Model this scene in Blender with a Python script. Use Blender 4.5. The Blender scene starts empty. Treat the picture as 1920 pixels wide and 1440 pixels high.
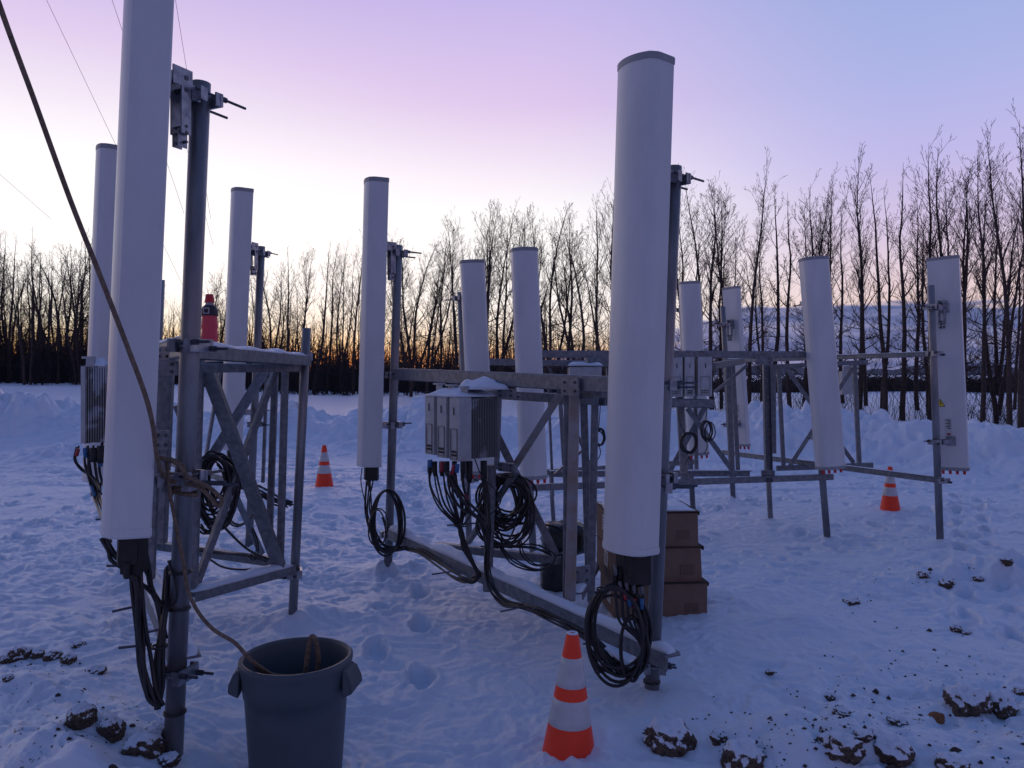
import bpy, math, random
import numpy as np
from mathutils import Vector, Matrix
random.seed(7); RNG = np.random.RandomState(11)
scene = bpy.context.scene
COL = scene.collection
F = 1440.0; HZ = 700.0; CAMZ = 1.6          # focal length and horizon row in photo pixels, eye height in metres

# ------------------------------------------------------------------ camera, sky, sun, exposure
cam = bpy.data.cameras.new("camera"); camo = bpy.data.objects.new("camera", cam); COL.objects.link(camo)
camo.location = (0, 0, CAMZ); camo.rotation_euler = (math.radians(90), 0, 0)
cam.sensor_width = 36; cam.lens = 27.0; cam.shift_y = -20 / 1920; cam.clip_end = 3000; cam.clip_start = 0.05
scene.camera = camo
scene.view_settings.view_transform = 'Standard'; scene.view_settings.look = 'None'
scene.view_settings.exposure = 0.0; scene.view_settings.gamma = 1.0

def lin(r, g, b, k=1.0):
    f = lambda c: (c / 255 / 12.92) if c / 255 <= 0.04045 else (((c / 255) + 0.055) / 1.055) ** 2.4
    return (f(r) * k, f(g) * k, f(b) * k, 1)

world = bpy.data.worlds.new("World"); scene.world = world; world.use_nodes = True
def make_sky():
    nt = world.node_tree; N = nt.nodes; L = nt.links; N.clear()
    def math_(op, a, b=None, clamp=False):
        n = N.new('ShaderNodeMath'); n.operation = op; n.use_clamp = clamp
        for i, v in enumerate((a, b)):
            if v is None: continue
            if isinstance(v, (int, float)): n.inputs[i].default_value = v
            else: L.new(v, n.inputs[i])
        return n.outputs[0]
    def ramp(fac, stops):
        n = N.new('ShaderNodeValToRGB'); cr = n.color_ramp; cr.interpolation = 'EASE'
        cr.interpolation = 'LINEAR'
        while len(cr.elements) < len(stops): cr.elements.new(0.5)
        for e, (p, c) in zip(cr.elements, stops): e.position = p; e.color = c
        L.new(fac, n.inputs[0]); return n.outputs[0]
    def mix(fac, a, b):
        n = N.new('ShaderNodeMix'); n.data_type = 'RGBA'
        if isinstance(fac, (int, float)): n.inputs[0].default_value = fac
        else: L.new(fac, n.inputs[0])
        for k, v in ((6, a), (7, b)):
            if isinstance(v, tuple): n.inputs[k].default_value = v
            else: L.new(v, n.inputs[k])
        return n.outputs[2]
    def smooth(v, a, b):
        n = N.new('ShaderNodeMapRange'); n.interpolation_type = 'SMOOTHSTEP'
        L.new(v, n.inputs[0]); n.inputs[1].default_value = a; n.inputs[2].default_value = b; return n.outputs[0]
    tc = N.new('ShaderNodeTexCoord'); sep = N.new('ShaderNodeSeparateXYZ'); L.new(tc.outputs['Generated'], sep.inputs[0])
    x, y, z = sep.outputs
    az = math_('ARCTAN2', x, y)
    zz = math_('MAXIMUM', z, 0.0)
    Z = 0.72
    left = ramp(zz, [(0, lin(225, 95, 35)), (.018, lin(255, 150, 70)), (.036, lin(255, 212, 150)), (.062, lin(255, 243, 224)), (.10, (1.1, 1.05, 1.02, 1)),
                     (.245, (1.05, 1.0, 1.04, 1)), (.30, lin(243, 232, 247)), (.36, lin(226, 206, 239)), (.437, lin(200, 182, 232)), (.55, lin(124, 130, 186)), (.75, lin(76, 102, 160)), (1, lin(68, 96, 154))])
    mid = ramp(zz, [(0, lin(200, 130, 110)), (.020, lin(252, 186, 130)), (.038, lin(255, 228, 198)), (.06, lin(255, 244, 234)), (.10, (1.04, 1.0, .99, 1)),
                    (.205, (1, .98, 1, 1)), (.265, lin(240, 226, 245)), (.33, lin(222, 198, 236)), (.437, lin(196, 182, 234)), (.55, lin(122, 132, 188)), (.75, lin(76, 102, 160)), (1, lin(68, 96, 154))])
    right = ramp(zz, [(0, lin(95, 110, 165)), (.05, lin(160, 155, 190)), (.085, lin(232, 205, 205)), (.12, lin(226, 205, 218)), (.17, lin(210, 194, 226)),
                      (.25, lin(190, 184, 233)), (.33, lin(172, 179, 230)), (.437, lin(154, 171, 223)), (.55, lin(108, 126, 182)), (.75, lin(76, 100, 160)), (1, lin(68, 96, 154))])
    back = ramp(zz, [(0, lin(96, 100, 140)), (.08, lin(158, 122, 142)), (.2, lin(140, 122, 154)), (.36, lin(94, 110, 160)), (1, lin(68, 96, 154))])
    c1 = mix(smooth(az, -0.50, 0.10), left, mid)
    c2 = mix(smooth(az, 0.0, 0.50), c1, right)
    # low cloud bank on the right, broken streaks along its top
    mp = N.new('ShaderNodeMapping'); mp.inputs['Scale'].default_value = (3.0, 3.0, 26.0); L.new(tc.outputs['Generated'], mp.inputs[0])
    nz = N.new('ShaderNodeTexNoise'); nz.inputs['Scale'].default_value = 1.6; nz.inputs['Detail'].default_value = 6; nz.inputs['Roughness'].default_value = .55
    L.new(mp.outputs[0], nz.inputs[0])
    nv = nz.outputs[0]
    edge = math_('ADD', math_('MULTIPLY', smooth(az, -0.02, .34), .088), -.008)
    edge = math_('ADD', edge, math_('MULTIPLY', math_('SUBTRACT', nv, .5), .15))
    cov = math_('SUBTRACT', edge, z)
    cfac = smooth(cov, -0.006, 0.012)
    mp2 = N.new('ShaderNodeMapping'); mp2.inputs['Scale'].default_value = (5.0, 5.0, 60.0); L.new(tc.outputs['Generated'], mp2.inputs[0])
    nz2 = N.new('ShaderNodeTexNoise'); nz2.inputs['Scale'].default_value = 1.3; nz2.inputs['Detail'].default_value = 5; L.new(mp2.outputs[0], nz2.inputs[0])
    ccol = mix(smooth(nz2.outputs[0], .38, .66), lin(82, 98, 150), lin(138, 140, 182))
    c3 = mix(cfac, c2, ccol)
    # the light falls off away from the sunset
    aaz = math_('ABSOLUTE', math_('ADD', az, 0.12))
    c4 = mix(smooth(aaz, 0.75, 1.9), c3, back)
    # faint physical twilight added under everything
    sky = N.new('ShaderNodeTexSky'); sky.sky_type = 'NISHITA'; sky.sun_disc = False
    sky.sun_elevation = math.radians(1.0); sky.sun_rotation = math.radians(-12)
    addn = N.new('ShaderNodeMix'); addn.data_type = 'RGBA'; addn.blend_type = 'ADD'; addn.inputs[0].default_value = 0.01
    L.new(c4, addn.inputs[6]); L.new(sky.outputs[0], addn.inputs[7])
    bg = N.new('ShaderNodeBackground'); bg.inputs[1].default_value = 1.0
    L.new(addn.outputs[2], bg.inputs[0]); out = N.new('ShaderNodeOutputWorld'); L.new(bg.outputs[0], out.inputs[0])
make_sky()
sl = bpy.data.lights.new("sun", 'SUN'); slo = bpy.data.objects.new("sun", sl); COL.objects.link(slo)
sl.energy = 0.22; sl.angle = math.radians(20); sl.color = (1.0, .62, .50)
_d = Vector((math.sin(math.radians(-12)), math.cos(math.radians(-12)), math.tan(math.radians(7))))
slo.rotation_euler = (_d.to_track_quat('Z', 'Y')).to_euler()

# ------------------------------------------------------------------ helpers
def W(px, py, d):                     # a point from its place in the photo and its real distance
    return Vector(((px - 960) * d / F, d, CAMZ + (HZ - py) * d / F))
def V(*a): return Vector(a)

class MB:
    def __init__(s): s.v = []; s.f = []
    def add(s, vs, fs):
        o = len(s.v); s.v += [tuple(p) for p in vs]; s.f += [tuple(i + o for i in f) for f in fs]
    def tube(s, pts, r, n=8, caps=True):
        pts = [Vector(p) for p in pts]; m = len(pts)
        rs = r if isinstance(r, (list, tuple)) else [r] * m
        t0 = (pts[1] - pts[0]).normalized()
        u = t0.orthogonal().normalized(); vs = []
        for i, p in enumerate(pts):
            t = (pts[min(i + 1, m - 1)] - pts[max(i - 1, 0)])
            if t.length < 1e-9: t = t0
            t.normalize(); u = (u - t * u.dot(t))
            if u.length < 1e-6: u = t.orthogonal()
            u.normalize(); w = t.cross(u)
            for k in range(n):
                a = 2 * math.pi * k / n; vs.append(p + (u * math.cos(a) + w * math.sin(a)) * rs[i])
        fs = [(i * n + k, i * n + (k + 1) % n, (i + 1) * n + (k + 1) % n, (i + 1) * n + k) for i in range(m - 1) for k in range(n)]
        if caps: fs += [tuple(range(n))[::-1], tuple((m - 1) * n + k for k in range(n))]
        s.add(vs, fs); return s
    def frame(s, p, q, up=None):
        t = (q - p).normalized(); up = up or V(0, 0, 1)
        if abs(t.dot(up)) > .97: up = V(0, -1, 0)
        side = t.cross(up).normalized(); u2 = side.cross(t).normalized(); return t, side, u2
    def prof(s, p, q, prof, up=None):   # extrude a closed profile [(side,up)]
        p, q = Vector(p), Vector(q); t, sd, u = s.frame(p, q, up); n = len(prof)
        vs = [c + sd * a + u * b for c in (p, q) for a, b in prof]
        fs = [(k, (k + 1) % n, n + (k + 1) % n, n + k) for k in range(n)]
        fs += [tuple(range(n))[::-1], tuple(n + k for k in range(n))]
        s.add(vs, fs); return s
    def bar(s, p, q, w, h, up=None, bev=None):
        b = bev if bev is not None else min(w, h) * .12
        x, y = w / 2, h / 2
        return s.prof(p, q, [(-x + b, -y), (x - b, -y), (x, -y + b), (x, y - b), (x - b, y), (-x + b, y), (-x, y - b), (-x, -y + b)], up)
    def angle(s, p, q, w, h, t=.007, up=None, flip=1):   # rolled L section: flange on top, web down one side
        x, y = w / 2 * flip, h / 2; T = t * flip
        return s.prof(p, q, [(-x, y), (x, y), (x, y - t), (-x + T, y - t), (-x + T, -y), (-x, -y)], up)
    def channel(s, p, q, w, h, t=.008, up=None):
        x, y = w / 2, h / 2
        return s.prof(p, q, [(-x, y), (x, y), (x, -y), (x - t, -y), (x - t, y - t), (-x + t, y - t), (-x + t, -y), (-x, -y)], up)
    def box(s, c, X, Y, Z):             # half-axis vectors
        c = Vector(c); vs = [c + X * a + Y * b + Z * d for a in (-1, 1) for b in (-1, 1) for d in (-1, 1)]
        s.add(vs, [(0, 1, 3, 2), (4, 6, 7, 5), (0, 4, 5, 1), (2, 3, 7, 6), (0, 2, 6, 4), (1, 5, 7, 3)]); return s
    def build(s, name, mat, root=None, smooth=False):
        o0 = Vector(root['_w']) if root is not None else V(0, 0, 0)
        me = bpy.data.meshes.new(name)
        me.from_pydata([(a - o0.x, b - o0.y, c - o0.z) for a, b, c in s.v], [], s.f)
        me.update()
        if smooth: me.shade_smooth()
        me.materials.append(mat)
        o = bpy.data.objects.new(name, me); COL.objects.link(o)
        if root is not None:
            o.parent = root
            # a sub-part sits under a part whose own mesh is already in the thing's space
            o['_w'] = tuple(o0)
        return o

def tag(o, label=None, cat=None, group=None, kind=None):
    if label: o['label'] = label
    if cat: o['category'] = cat
    if group: o['group'] = group
    if kind: o['kind'] = kind
    return o
def thing(name, loc, label, cat, group=None):
    o = bpy.data.objects.new(name, None); COL.objects.link(o); o.location = loc; o['_w'] = tuple(loc)
    o.empty_display_size = .1
    return tag(o, label, cat, group)
def solo(o, label, cat, group=None):    # a thing that is one mesh
    return tag(o, label, cat, group)
def catmull(pts, k=6):
    P = [Vector(p) for p in pts]; P = [P[0] * 2 - P[1]] + P + [P[-1] * 2 - P[-2]]; out = []
    for i in range(1, len(P) - 2):
        a, b, c, d = P[i - 1:i + 3]
        for j in range(k):
            t = j / k
            out.append(.5 * ((2 * b) + (c - a) * t + (2 * a - 5 * b + 4 * c - d) * t * t + (3 * b - a - 3 * c + d) * t ** 3))
    out.append(P[-2].copy()); return out

# ------------------------------------------------------------------ materials
def new_mat(name):
    m = bpy.data.materials.new(name); m.use_nodes = True; nt = m.node_tree
    return m, nt, nt.nodes['Principled BSDF']
def noise(nt, scale, detail=4, rough=.55, coord='Object', stretch=None):
    tc = nt.nodes.new('ShaderNodeTexCoord'); n = nt.nodes.new('ShaderNodeTexNoise')
    n.inputs['Scale'].default_value = scale; n.inputs['Detail'].default_value = detail; n.inputs['Roughness'].default_value = rough
    if stretch:
        mp = nt.nodes.new('ShaderNodeMapping'); mp.inputs['Scale'].default_value = stretch
        nt.links.new(tc.outputs[coord], mp.inputs[0]); nt.links.new(mp.outputs[0], n.inputs[0])
    else: nt.links.new(tc.outputs[coord], n.inputs[0])
    return n.outputs[0]
def ramp2(nt, fac, stops):
    n = nt.nodes.new('ShaderNodeValToRGB'); cr = n.color_ramp
    while len(cr.elements) < len(stops): cr.elements.new(.5)
    for e, (p, c) in zip(cr.elements, stops): e.position = p; e.color = c if len(c) == 4 else (*c, 1)
    nt.links.new(fac, n.inputs[0]); return n.outputs[0]
def bump(nt, b, h, strength=.3, dist=.01):
    n = nt.nodes.new('ShaderNodeBump'); n.inputs['Strength'].default_value = strength; n.inputs['Distance'].default_value = dist
    nt.links.new(h, n.inputs['Height']); nt.links.new(n.outputs[0], b.inputs['Normal'])
def simple(name, c1, c2=None, rough=.5, metal=0, scale=12, bmp=0, bscale=None, bd=.004, coord='Object', spec=None, stretch=None, lo=.35, hi=.65):
    m, nt, b = new_mat(name); c2 = c2 or c1
    nv = noise(nt, scale, 5, .6, coord, stretch)
    nt.links.new(ramp2(nt, nv, [(lo, c1), (hi, c2)]), b.inputs['Base Color'])
    b.inputs['Roughness'].default_value = rough; b.inputs['Metallic'].default_value = metal
    if spec is not None: b.inputs['Specular IOR Level'].default_value = spec
    if bmp: bump(nt, b, noise(nt, bscale or scale * 3, 5, .6, coord), bmp, bd)
    return m
M = {}
M['steel'] = simple('galvanized steel', (.14, .147, .162), (.235, .245, .262), rough=.5, metal=.5, scale=26, bmp=.25, bscale=90, bd=.002, coord='Object')
M['pipe'] = simple('galvanized pipe', (.15, .15, .162), (.29, .288, .30), rough=.42, metal=.6, scale=7, bmp=.2, bscale=60, bd=.002, stretch=(1, 1, .25))
M['rusty'] = simple('weathered galvanized tube', (.30, .24, .20), (.34, .34, .35), rough=.55, metal=.5, scale=14, bmp=.25, bscale=70, bd=.002)
M['bracket'] = simple('zinc bracket', (.22, .23, .26), (.42, .44, .48), rough=.4, metal=.7, scale=30)
M['bolt'] = simple('dark bolt', (.07, .07, .08), (.13, .13, .15), rough=.45, metal=.8, scale=40)
M['panel'] = simple('off white radome', (.57, .57, .575), (.69, .685, .68), rough=.36, stretch=(1, 1, .3), lo=.3, hi=.7, scale=5, bmp=.12, bscale=160, bd=.0012)
M['cap'] = simple('grey end cap', (.26, .26, .27), (.33, .33, .34), rough=.5, scale=8)
M['radio'] = simple('radio housing', (.38, .38, .385), (.50, .50, .50), rough=.5, scale=9, bmp=.1, bscale=90, bd=.001)
M['fins'] = simple('heat sink', (.34, .335, .32), (.52, .52, .51), rough=.55, scale=16)
M['black'] = simple('black rubber', (.012, .012, .013), (.025, .025, .027), rough=.42, scale=20)
M['plug'] = simple('black plastic', (.01, .01, .01), (.02, .02, .02), rough=.6, scale=20)
M['redcap'] = simple('red plastic', (.55, .02, .03), (.62, .03, .04), rough=.45)
M['bluetape'] = simple('blue tape', (.03, .12, .28), (.04, .16, .34), rough=.5)
M['redtape'] = simple('red tape', (.30, .02, .035), (.36, .03, .04), rough=.5)
M['rope'] = simple('rope', (.13, .085, .055), (.24, .17, .12), rough=.9, scale=60, bmp=.8, bscale=220, bd=.004)
M['wire'] = simple('steel wire', (.12, .12, .13), rough=.6)
M['cone'] = simple('cone orange', (1.0, .055, .012), (.92, .045, .01), rough=.5, scale=5)
M['reflect'] = simple('reflective band', (.62, .62, .62), (.5, .5, .5), rough=.32, scale=9)
M['cardboard'] = simple('cardboard', (.16, .10, .07), (.21, .135, .095), rough=.85, scale=5, bmp=.1, bscale=30)
M['tape'] = simple('brown tape', (.13, .075, .045), rough=.4)
M['carddark'] = simple('cardboard inside', (.05, .032, .022), rough=.9)
M['paper'] = simple('paper label', (.55, .54, .52), rough=.6)
M['print'] = simple('label print', (.03, .03, .035), rough=.6)
M['bag'] = simple('black plastic bag', (.012, .016, .014), (.035, .045, .04), rough=.25, scale=9, bmp=.5, bscale=18, bd=.02)
M['can'] = simple('grey plastic', (.055, .07, .085), (.07, .088, .105), rough=.5, scale=4, bmp=.1, bscale=120, bd=.001)
M['yellow'] = simple('warning yellow', (.75, .60, .03), rough=.4)
M['wood'] = simple('bark', (.045, .03, .025), (.085, .058, .048), rough=.9, scale=5)
M['twig'] = simple('twigs', (.06, .034, .03), (.09, .052, .045), rough=.9, scale=3)
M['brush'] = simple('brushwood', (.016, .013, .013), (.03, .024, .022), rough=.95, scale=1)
M['label'] = simple('grey label', (.13, .13, .14), rough=.5)
M['foam'] = simple('bottle label', (.03, .02, .03), rough=.5)

def bottle_mat():
    m, nt, b = new_mat('pink drink in clear bottle')
    b.inputs['Base Color'].default_value = (.80, .10, .13, 1); b.inputs['Roughness'].default_value = .18
    b.inputs['Transmission Weight'].default_value = .12; b.inputs['IOR'].default_value = 1.3
    return m
M['drink'] = bottle_mat()
def clear_mat():
    m, nt, b = new_mat('clear bottle neck')
    b.inputs['Base Color'].default_value = (.8, .75, .75, 1); b.inputs['Roughness'].default_value = .15
    b.inputs['Transmission Weight'].default_value = .6; return m
M['clear'] = clear_mat()
def snow_mat(name, dirt=False):
    m, nt, b = new_mat(name); L = nt.links
    nv = noise(nt, 1.7, 6, .6, 'Object')
    base = ramp2(nt, nv, [(.3, (.73, .79, .87)), (.7, (.79, .84, .90))])
    if dirt:
        # grit lies scattered over the trampled part beside the tracks
        geo = nt.nodes.new('ShaderNodeNewGeometry'); sp = nt.nodes.new('ShaderNodeSeparateXYZ'); L.new(geo.outputs['Position'], sp.inputs[0])
        def mr(v, a, b_, c=0, d=1):
            n = nt.nodes.new('ShaderNodeMapRange'); n.interpolation_type = 'SMOOTHSTEP'; L.new(v, n.inputs[0])
            for i, q in enumerate((a, b_, c, d)): n.inputs[i + 1].default_value = q
            return n.outputs[0]
        def mm(op, a, b_):
            n = nt.nodes.new('ShaderNodeMath'); n.operation = op
            for i, q in enumerate((a, b_)):
                if isinstance(q, (int, float)): n.inputs[i].default_value = q
                else: L.new(q, n.inputs[i])
            return n.outputs[0]
        zone = mm('MULTIPLY', mr(sp.outputs[1], 6.2, 3.0), mr(sp.outputs[0], .6, 1.5))
        zone2 = mm('MULTIPLY', mr(sp.outputs[1], 4.6, 3.4), mr(sp.outputs[0], -1.2, -1.7))
        zone = mm('MAXIMUM', zone, zone2)
        sp1 = noise(nt, 26, 4, .7, 'Object'); sp2 = noise(nt, 3.0, 4, .6, 'Object')
        v = mm('ADD', mm('MULTIPLY', sp1, .6), mm('MULTIPLY', sp2, .4))
        v = mm('SUBTRACT', v, mr(zone, 0, 1, .30, .0))
        spk = mr(v, .575, .61)
        mx = nt.nodes.new('ShaderNodeMix'); mx.data_type = 'RGBA'; L.new(spk, mx.inputs[0]); L.new(base, mx.inputs[6]); mx.inputs[7].default_value = (.07, .055, .05, 1)
        base = mx.outputs[2]
    L.new(base, b.inputs['Base Color']); b.inputs['Roughness'].default_value = .5
    b.inputs['Specular IOR Level'].default_value = .5
    n1 = noise(nt, 24, 9, .72, 'Object')
    bump(nt, b, n1, .7, .016)
    return m
M['snow'] = snow_mat('trodden snow', True)
M['snowcap'] = snow_mat('fresh snow')
def clod_mat():
    m, nt, b = new_mat('frozen earth with snow'); L = nt.links
    geo = nt.nodes.new('ShaderNodeNewGeometry'); sp = nt.nodes.new('ShaderNodeSeparateXYZ'); L.new(geo.outputs['Normal'], sp.inputs[0])
    nv = noise(nt, 2.6, 7, .72, 'Object')
    a = nt.nodes.new('ShaderNodeMath'); a.operation = 'MULTIPLY_ADD'; L.new(nv, a.inputs[0]); a.inputs[1].default_value = 1.7; L.new(sp.outputs[2], a.inputs[2])
    mr = nt.nodes.new('ShaderNodeMapRange'); L.new(a.outputs[0], mr.inputs[0]); mr.inputs[1].default_value = 1.34; mr.inputs[2].default_value = 1.42
    soil = ramp2(nt, noise(nt, 4, 6, .6, 'Object'), [(.35, (.045, .032, .026)), (.65, (.16, .11, .075))])
    mx = nt.nodes.new('ShaderNodeMix'); mx.data_type = 'RGBA'; L.new(mr.outputs[0], mx.inputs[0]); L.new(soil, mx.inputs[6]); mx.inputs[7].default_value = (.80, .83, .89, 1)
    L.new(mx.outputs[2], b.inputs['Base Color']); b.inputs['Roughness'].default_value = .9
    bump(nt, b, noise(nt, 6, 7, .75, 'Object'), .45, .02)
    return m
M['clod'] = clod_mat()
M['soil'] = simple('frozen crumbs', (.035, .026, .022), (.09, .065, .05), rough=.95, scale=8)
def fin_mat():
    m, nt, b = new_mat('frosted heat sink'); L = nt.links
    nv = noise(nt, 7, 3, .5, 'Object'); 
    L.new(ramp2(nt, nv, [(.53, (.20, .195, .185)), (.58, (.44, .45, .48))]), b.inputs['Base Color']); b.inputs['Roughness'].default_value = .7
    return m
M['frost'] = fin_mat()

# ------------------------------------------------------------------ ground
_perm = RNG.permutation(512); _grad = RNG.rand(512) * 2 * np.pi
def pn(x, y):                                    # 2-D gradient noise, about -1..1
    xi = np.floor(x).astype(int); yi = np.floor(y).astype(int); xf = x - xi; yf = y - yi
    u = xf * xf * xf * (xf * (xf * 6 - 15) + 10); v = yf * yf * yf * (yf * (yf * 6 - 15) + 10)
    def g(ix, iy, dx, dy):
        h = _perm[(_perm[ix & 511] + iy) & 511]; a = _grad[h]; return np.cos(a) * dx + np.sin(a) * dy
    n00 = g(xi, yi, xf, yf); n10 = g(xi + 1, yi, xf - 1, yf); n01 = g(xi, yi + 1, xf, yf - 1); n11 = g(xi + 1, yi + 1, xf - 1, yf - 1)
    return ((n00 * (1 - u) + n10 * u) * (1 - v) + (n01 * (1 - u) + n11 * u) * v) * 1.5
def sstep(x, a, b):
    t = np.clip((x - a) / (b - a), 0, 1); return t * t * (3 - 2 * t)
CONTACT = [(325,1410,3.05),(1222,1297,3.86),(727,1078,6.15),(235,1075,5.9),(548,1170,4.8),(465,1020,7.2),(1000,1042,7.4),(1552,1018,8.3),
           (1763,1018,7.9),(880,1020,8.0),(1300,963,9.9),(1375,938,10.5),(1445,978,9.1),(1065,1416,3.25),(608,907,10.5),(1670,950,9.8),(1228,1163,4.95),(560,1478,3.05),(1060,1108,5.6)]
CP = [W(*c) for c in CONTACT] + [V(0, .8, 0), V(-4, 2, .05), V(5, 3.5, 0), V(5, 2, 0), V(-6, 14, 0), V(6, 14, -.1), V(0, 14, -.1), V(0, 30, 0), V(-20, 30, 0), V(20, 30, -.1), V(0, -10, 0), V(-20,0,0), V(20,0,0)]
RES = .016; RX0, RX1, RY0, RY1 = -9.0, 10.0, 1.2, 17.0
RW, RH = int((RX1 - RX0) / RES), int((RY1 - RY0) / RES)
RAST = np.zeros((RH, RW), np.float32)
def stamp(cx, cy, ang, la, lb, depth, rim):
    R = max(la, lb) * 2.2; x0 = int((cx - R - RX0) / RES); x1 = int((cx + R - RX0) / RES); y0 = int((cy - R - RY0) / RES); y1 = int((cy + R - RY0) / RES)
    if x0 < 0 or y0 < 0 or x1 >= RW or y1 >= RH: return
    X, Y = np.meshgrid(RX0 + np.arange(x0, x1) * RES - cx, RY0 + np.arange(y0, y1) * RES - cy)
    c, s = math.cos(ang), math.sin(ang); a = (X * c + Y * s) / la; b = (-X * s + Y * c) / lb
    r = np.sqrt(a * a + b * b) + .34 * pn(X * 7 + cx * 7, Y * 7 + cy * 7) + .16 * pn(X * 19 + cy * 5, Y * 19 + cx * 3)
    RAST[y0:y1, x0:x1] += (-depth * (1 - sstep(r, .62, 1.05)) + rim * np.exp(-((r - 1.22) / .25) ** 2)).astype(np.float32)
for i in range(1300):
    cx = random.uniform(-8.5, 9.5); cy = 1.6 + (random.random() ** .85) * 15
    if cy < 5.5 and random.random() < .8: continue
    k = random.uniform(.7, 1.15)
    stamp(cx, cy, random.gauss(math.pi / 2, .9), .16 * k, .075 * k, random.uniform(.008, .04) * min(1, cy / 7), random.uniform(.004, .016) * min(1, cy / 7))
for (x0, y0, x1, y1, n) in [(-3.6, 3.2, -5.6, 11, 20), (-2.2, 4.8, -3.4, 12, 18), (-.6, 4, -1.6, 12, 20), (3, 4.8, 6.5, 11, 20)]:
    for j in range(n):
        t = j / n; sd = .13 if j % 2 else -.13
        a = math.atan2(y1 - y0, x1 - x0)
        stamp(x0 + (x1 - x0) * t - math.sin(a) * sd, y0 + (y1 - y0) * t + math.cos(a) * sd, a + random.gauss(0, .12), .16, .068, random.uniform(.04, .08), .02)
for (wy, ww) in [(12.6, .13), (13.1, .12), (11.2, .10)]:      # wheel tracks crossing behind the frames
    X = RX0 + np.arange(RW) * RES
    for k in range(0, RW, 1):
        pass
    Y = (RY0 + np.arange(RH) * RES)[:, None]; cyl = wy + .25 * np.sin(X * .35)[None, :]
    RAST -= (.035 * np.exp(-((Y - cyl) / ww) ** 4)).astype(np.float32)

MOUNDS = [(-11, 17, 1.7, 1.3, .5), (6.1, 15.7, 1.5, 1.3, .42), (-8.5, 14.5, 1.2, .8, .2), (-1.75, 3.1, .46, .34, .07), (-1.72, 2.95, .2, .2, .08), (-2.35, 3.75, .45, .22, .09), (-1.5, 2.72, .36, .22, .17), (1.35, 3.3, .4, .3, .12), (.95, 3.75, .38, .3, .03), (.42,3.05,.25,.2,.05),
          (4.0, 6.3, .8, .35, .20), (2.0, 3.05, .55, .3, .08), (2.6, 2.9, .5, .3, .06), (.33, 3.42, .22, .2, .07), (-1.0, 6.2, .5, .4, .05), (1.9, 4.9, .3, .2, .05), (1.7,5.6,.5,.4,.05),
          (-1.25,4.95,.45,.3,.05), (3.4, 8.6, .5, .4, .05), (1.15,3.15,.22,.18,.06), (3.3,3.5,.5,.2,.07)]
POLES = [(W(*c).x, W(*c).y) for c in CONTACT[2:13]]
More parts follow.
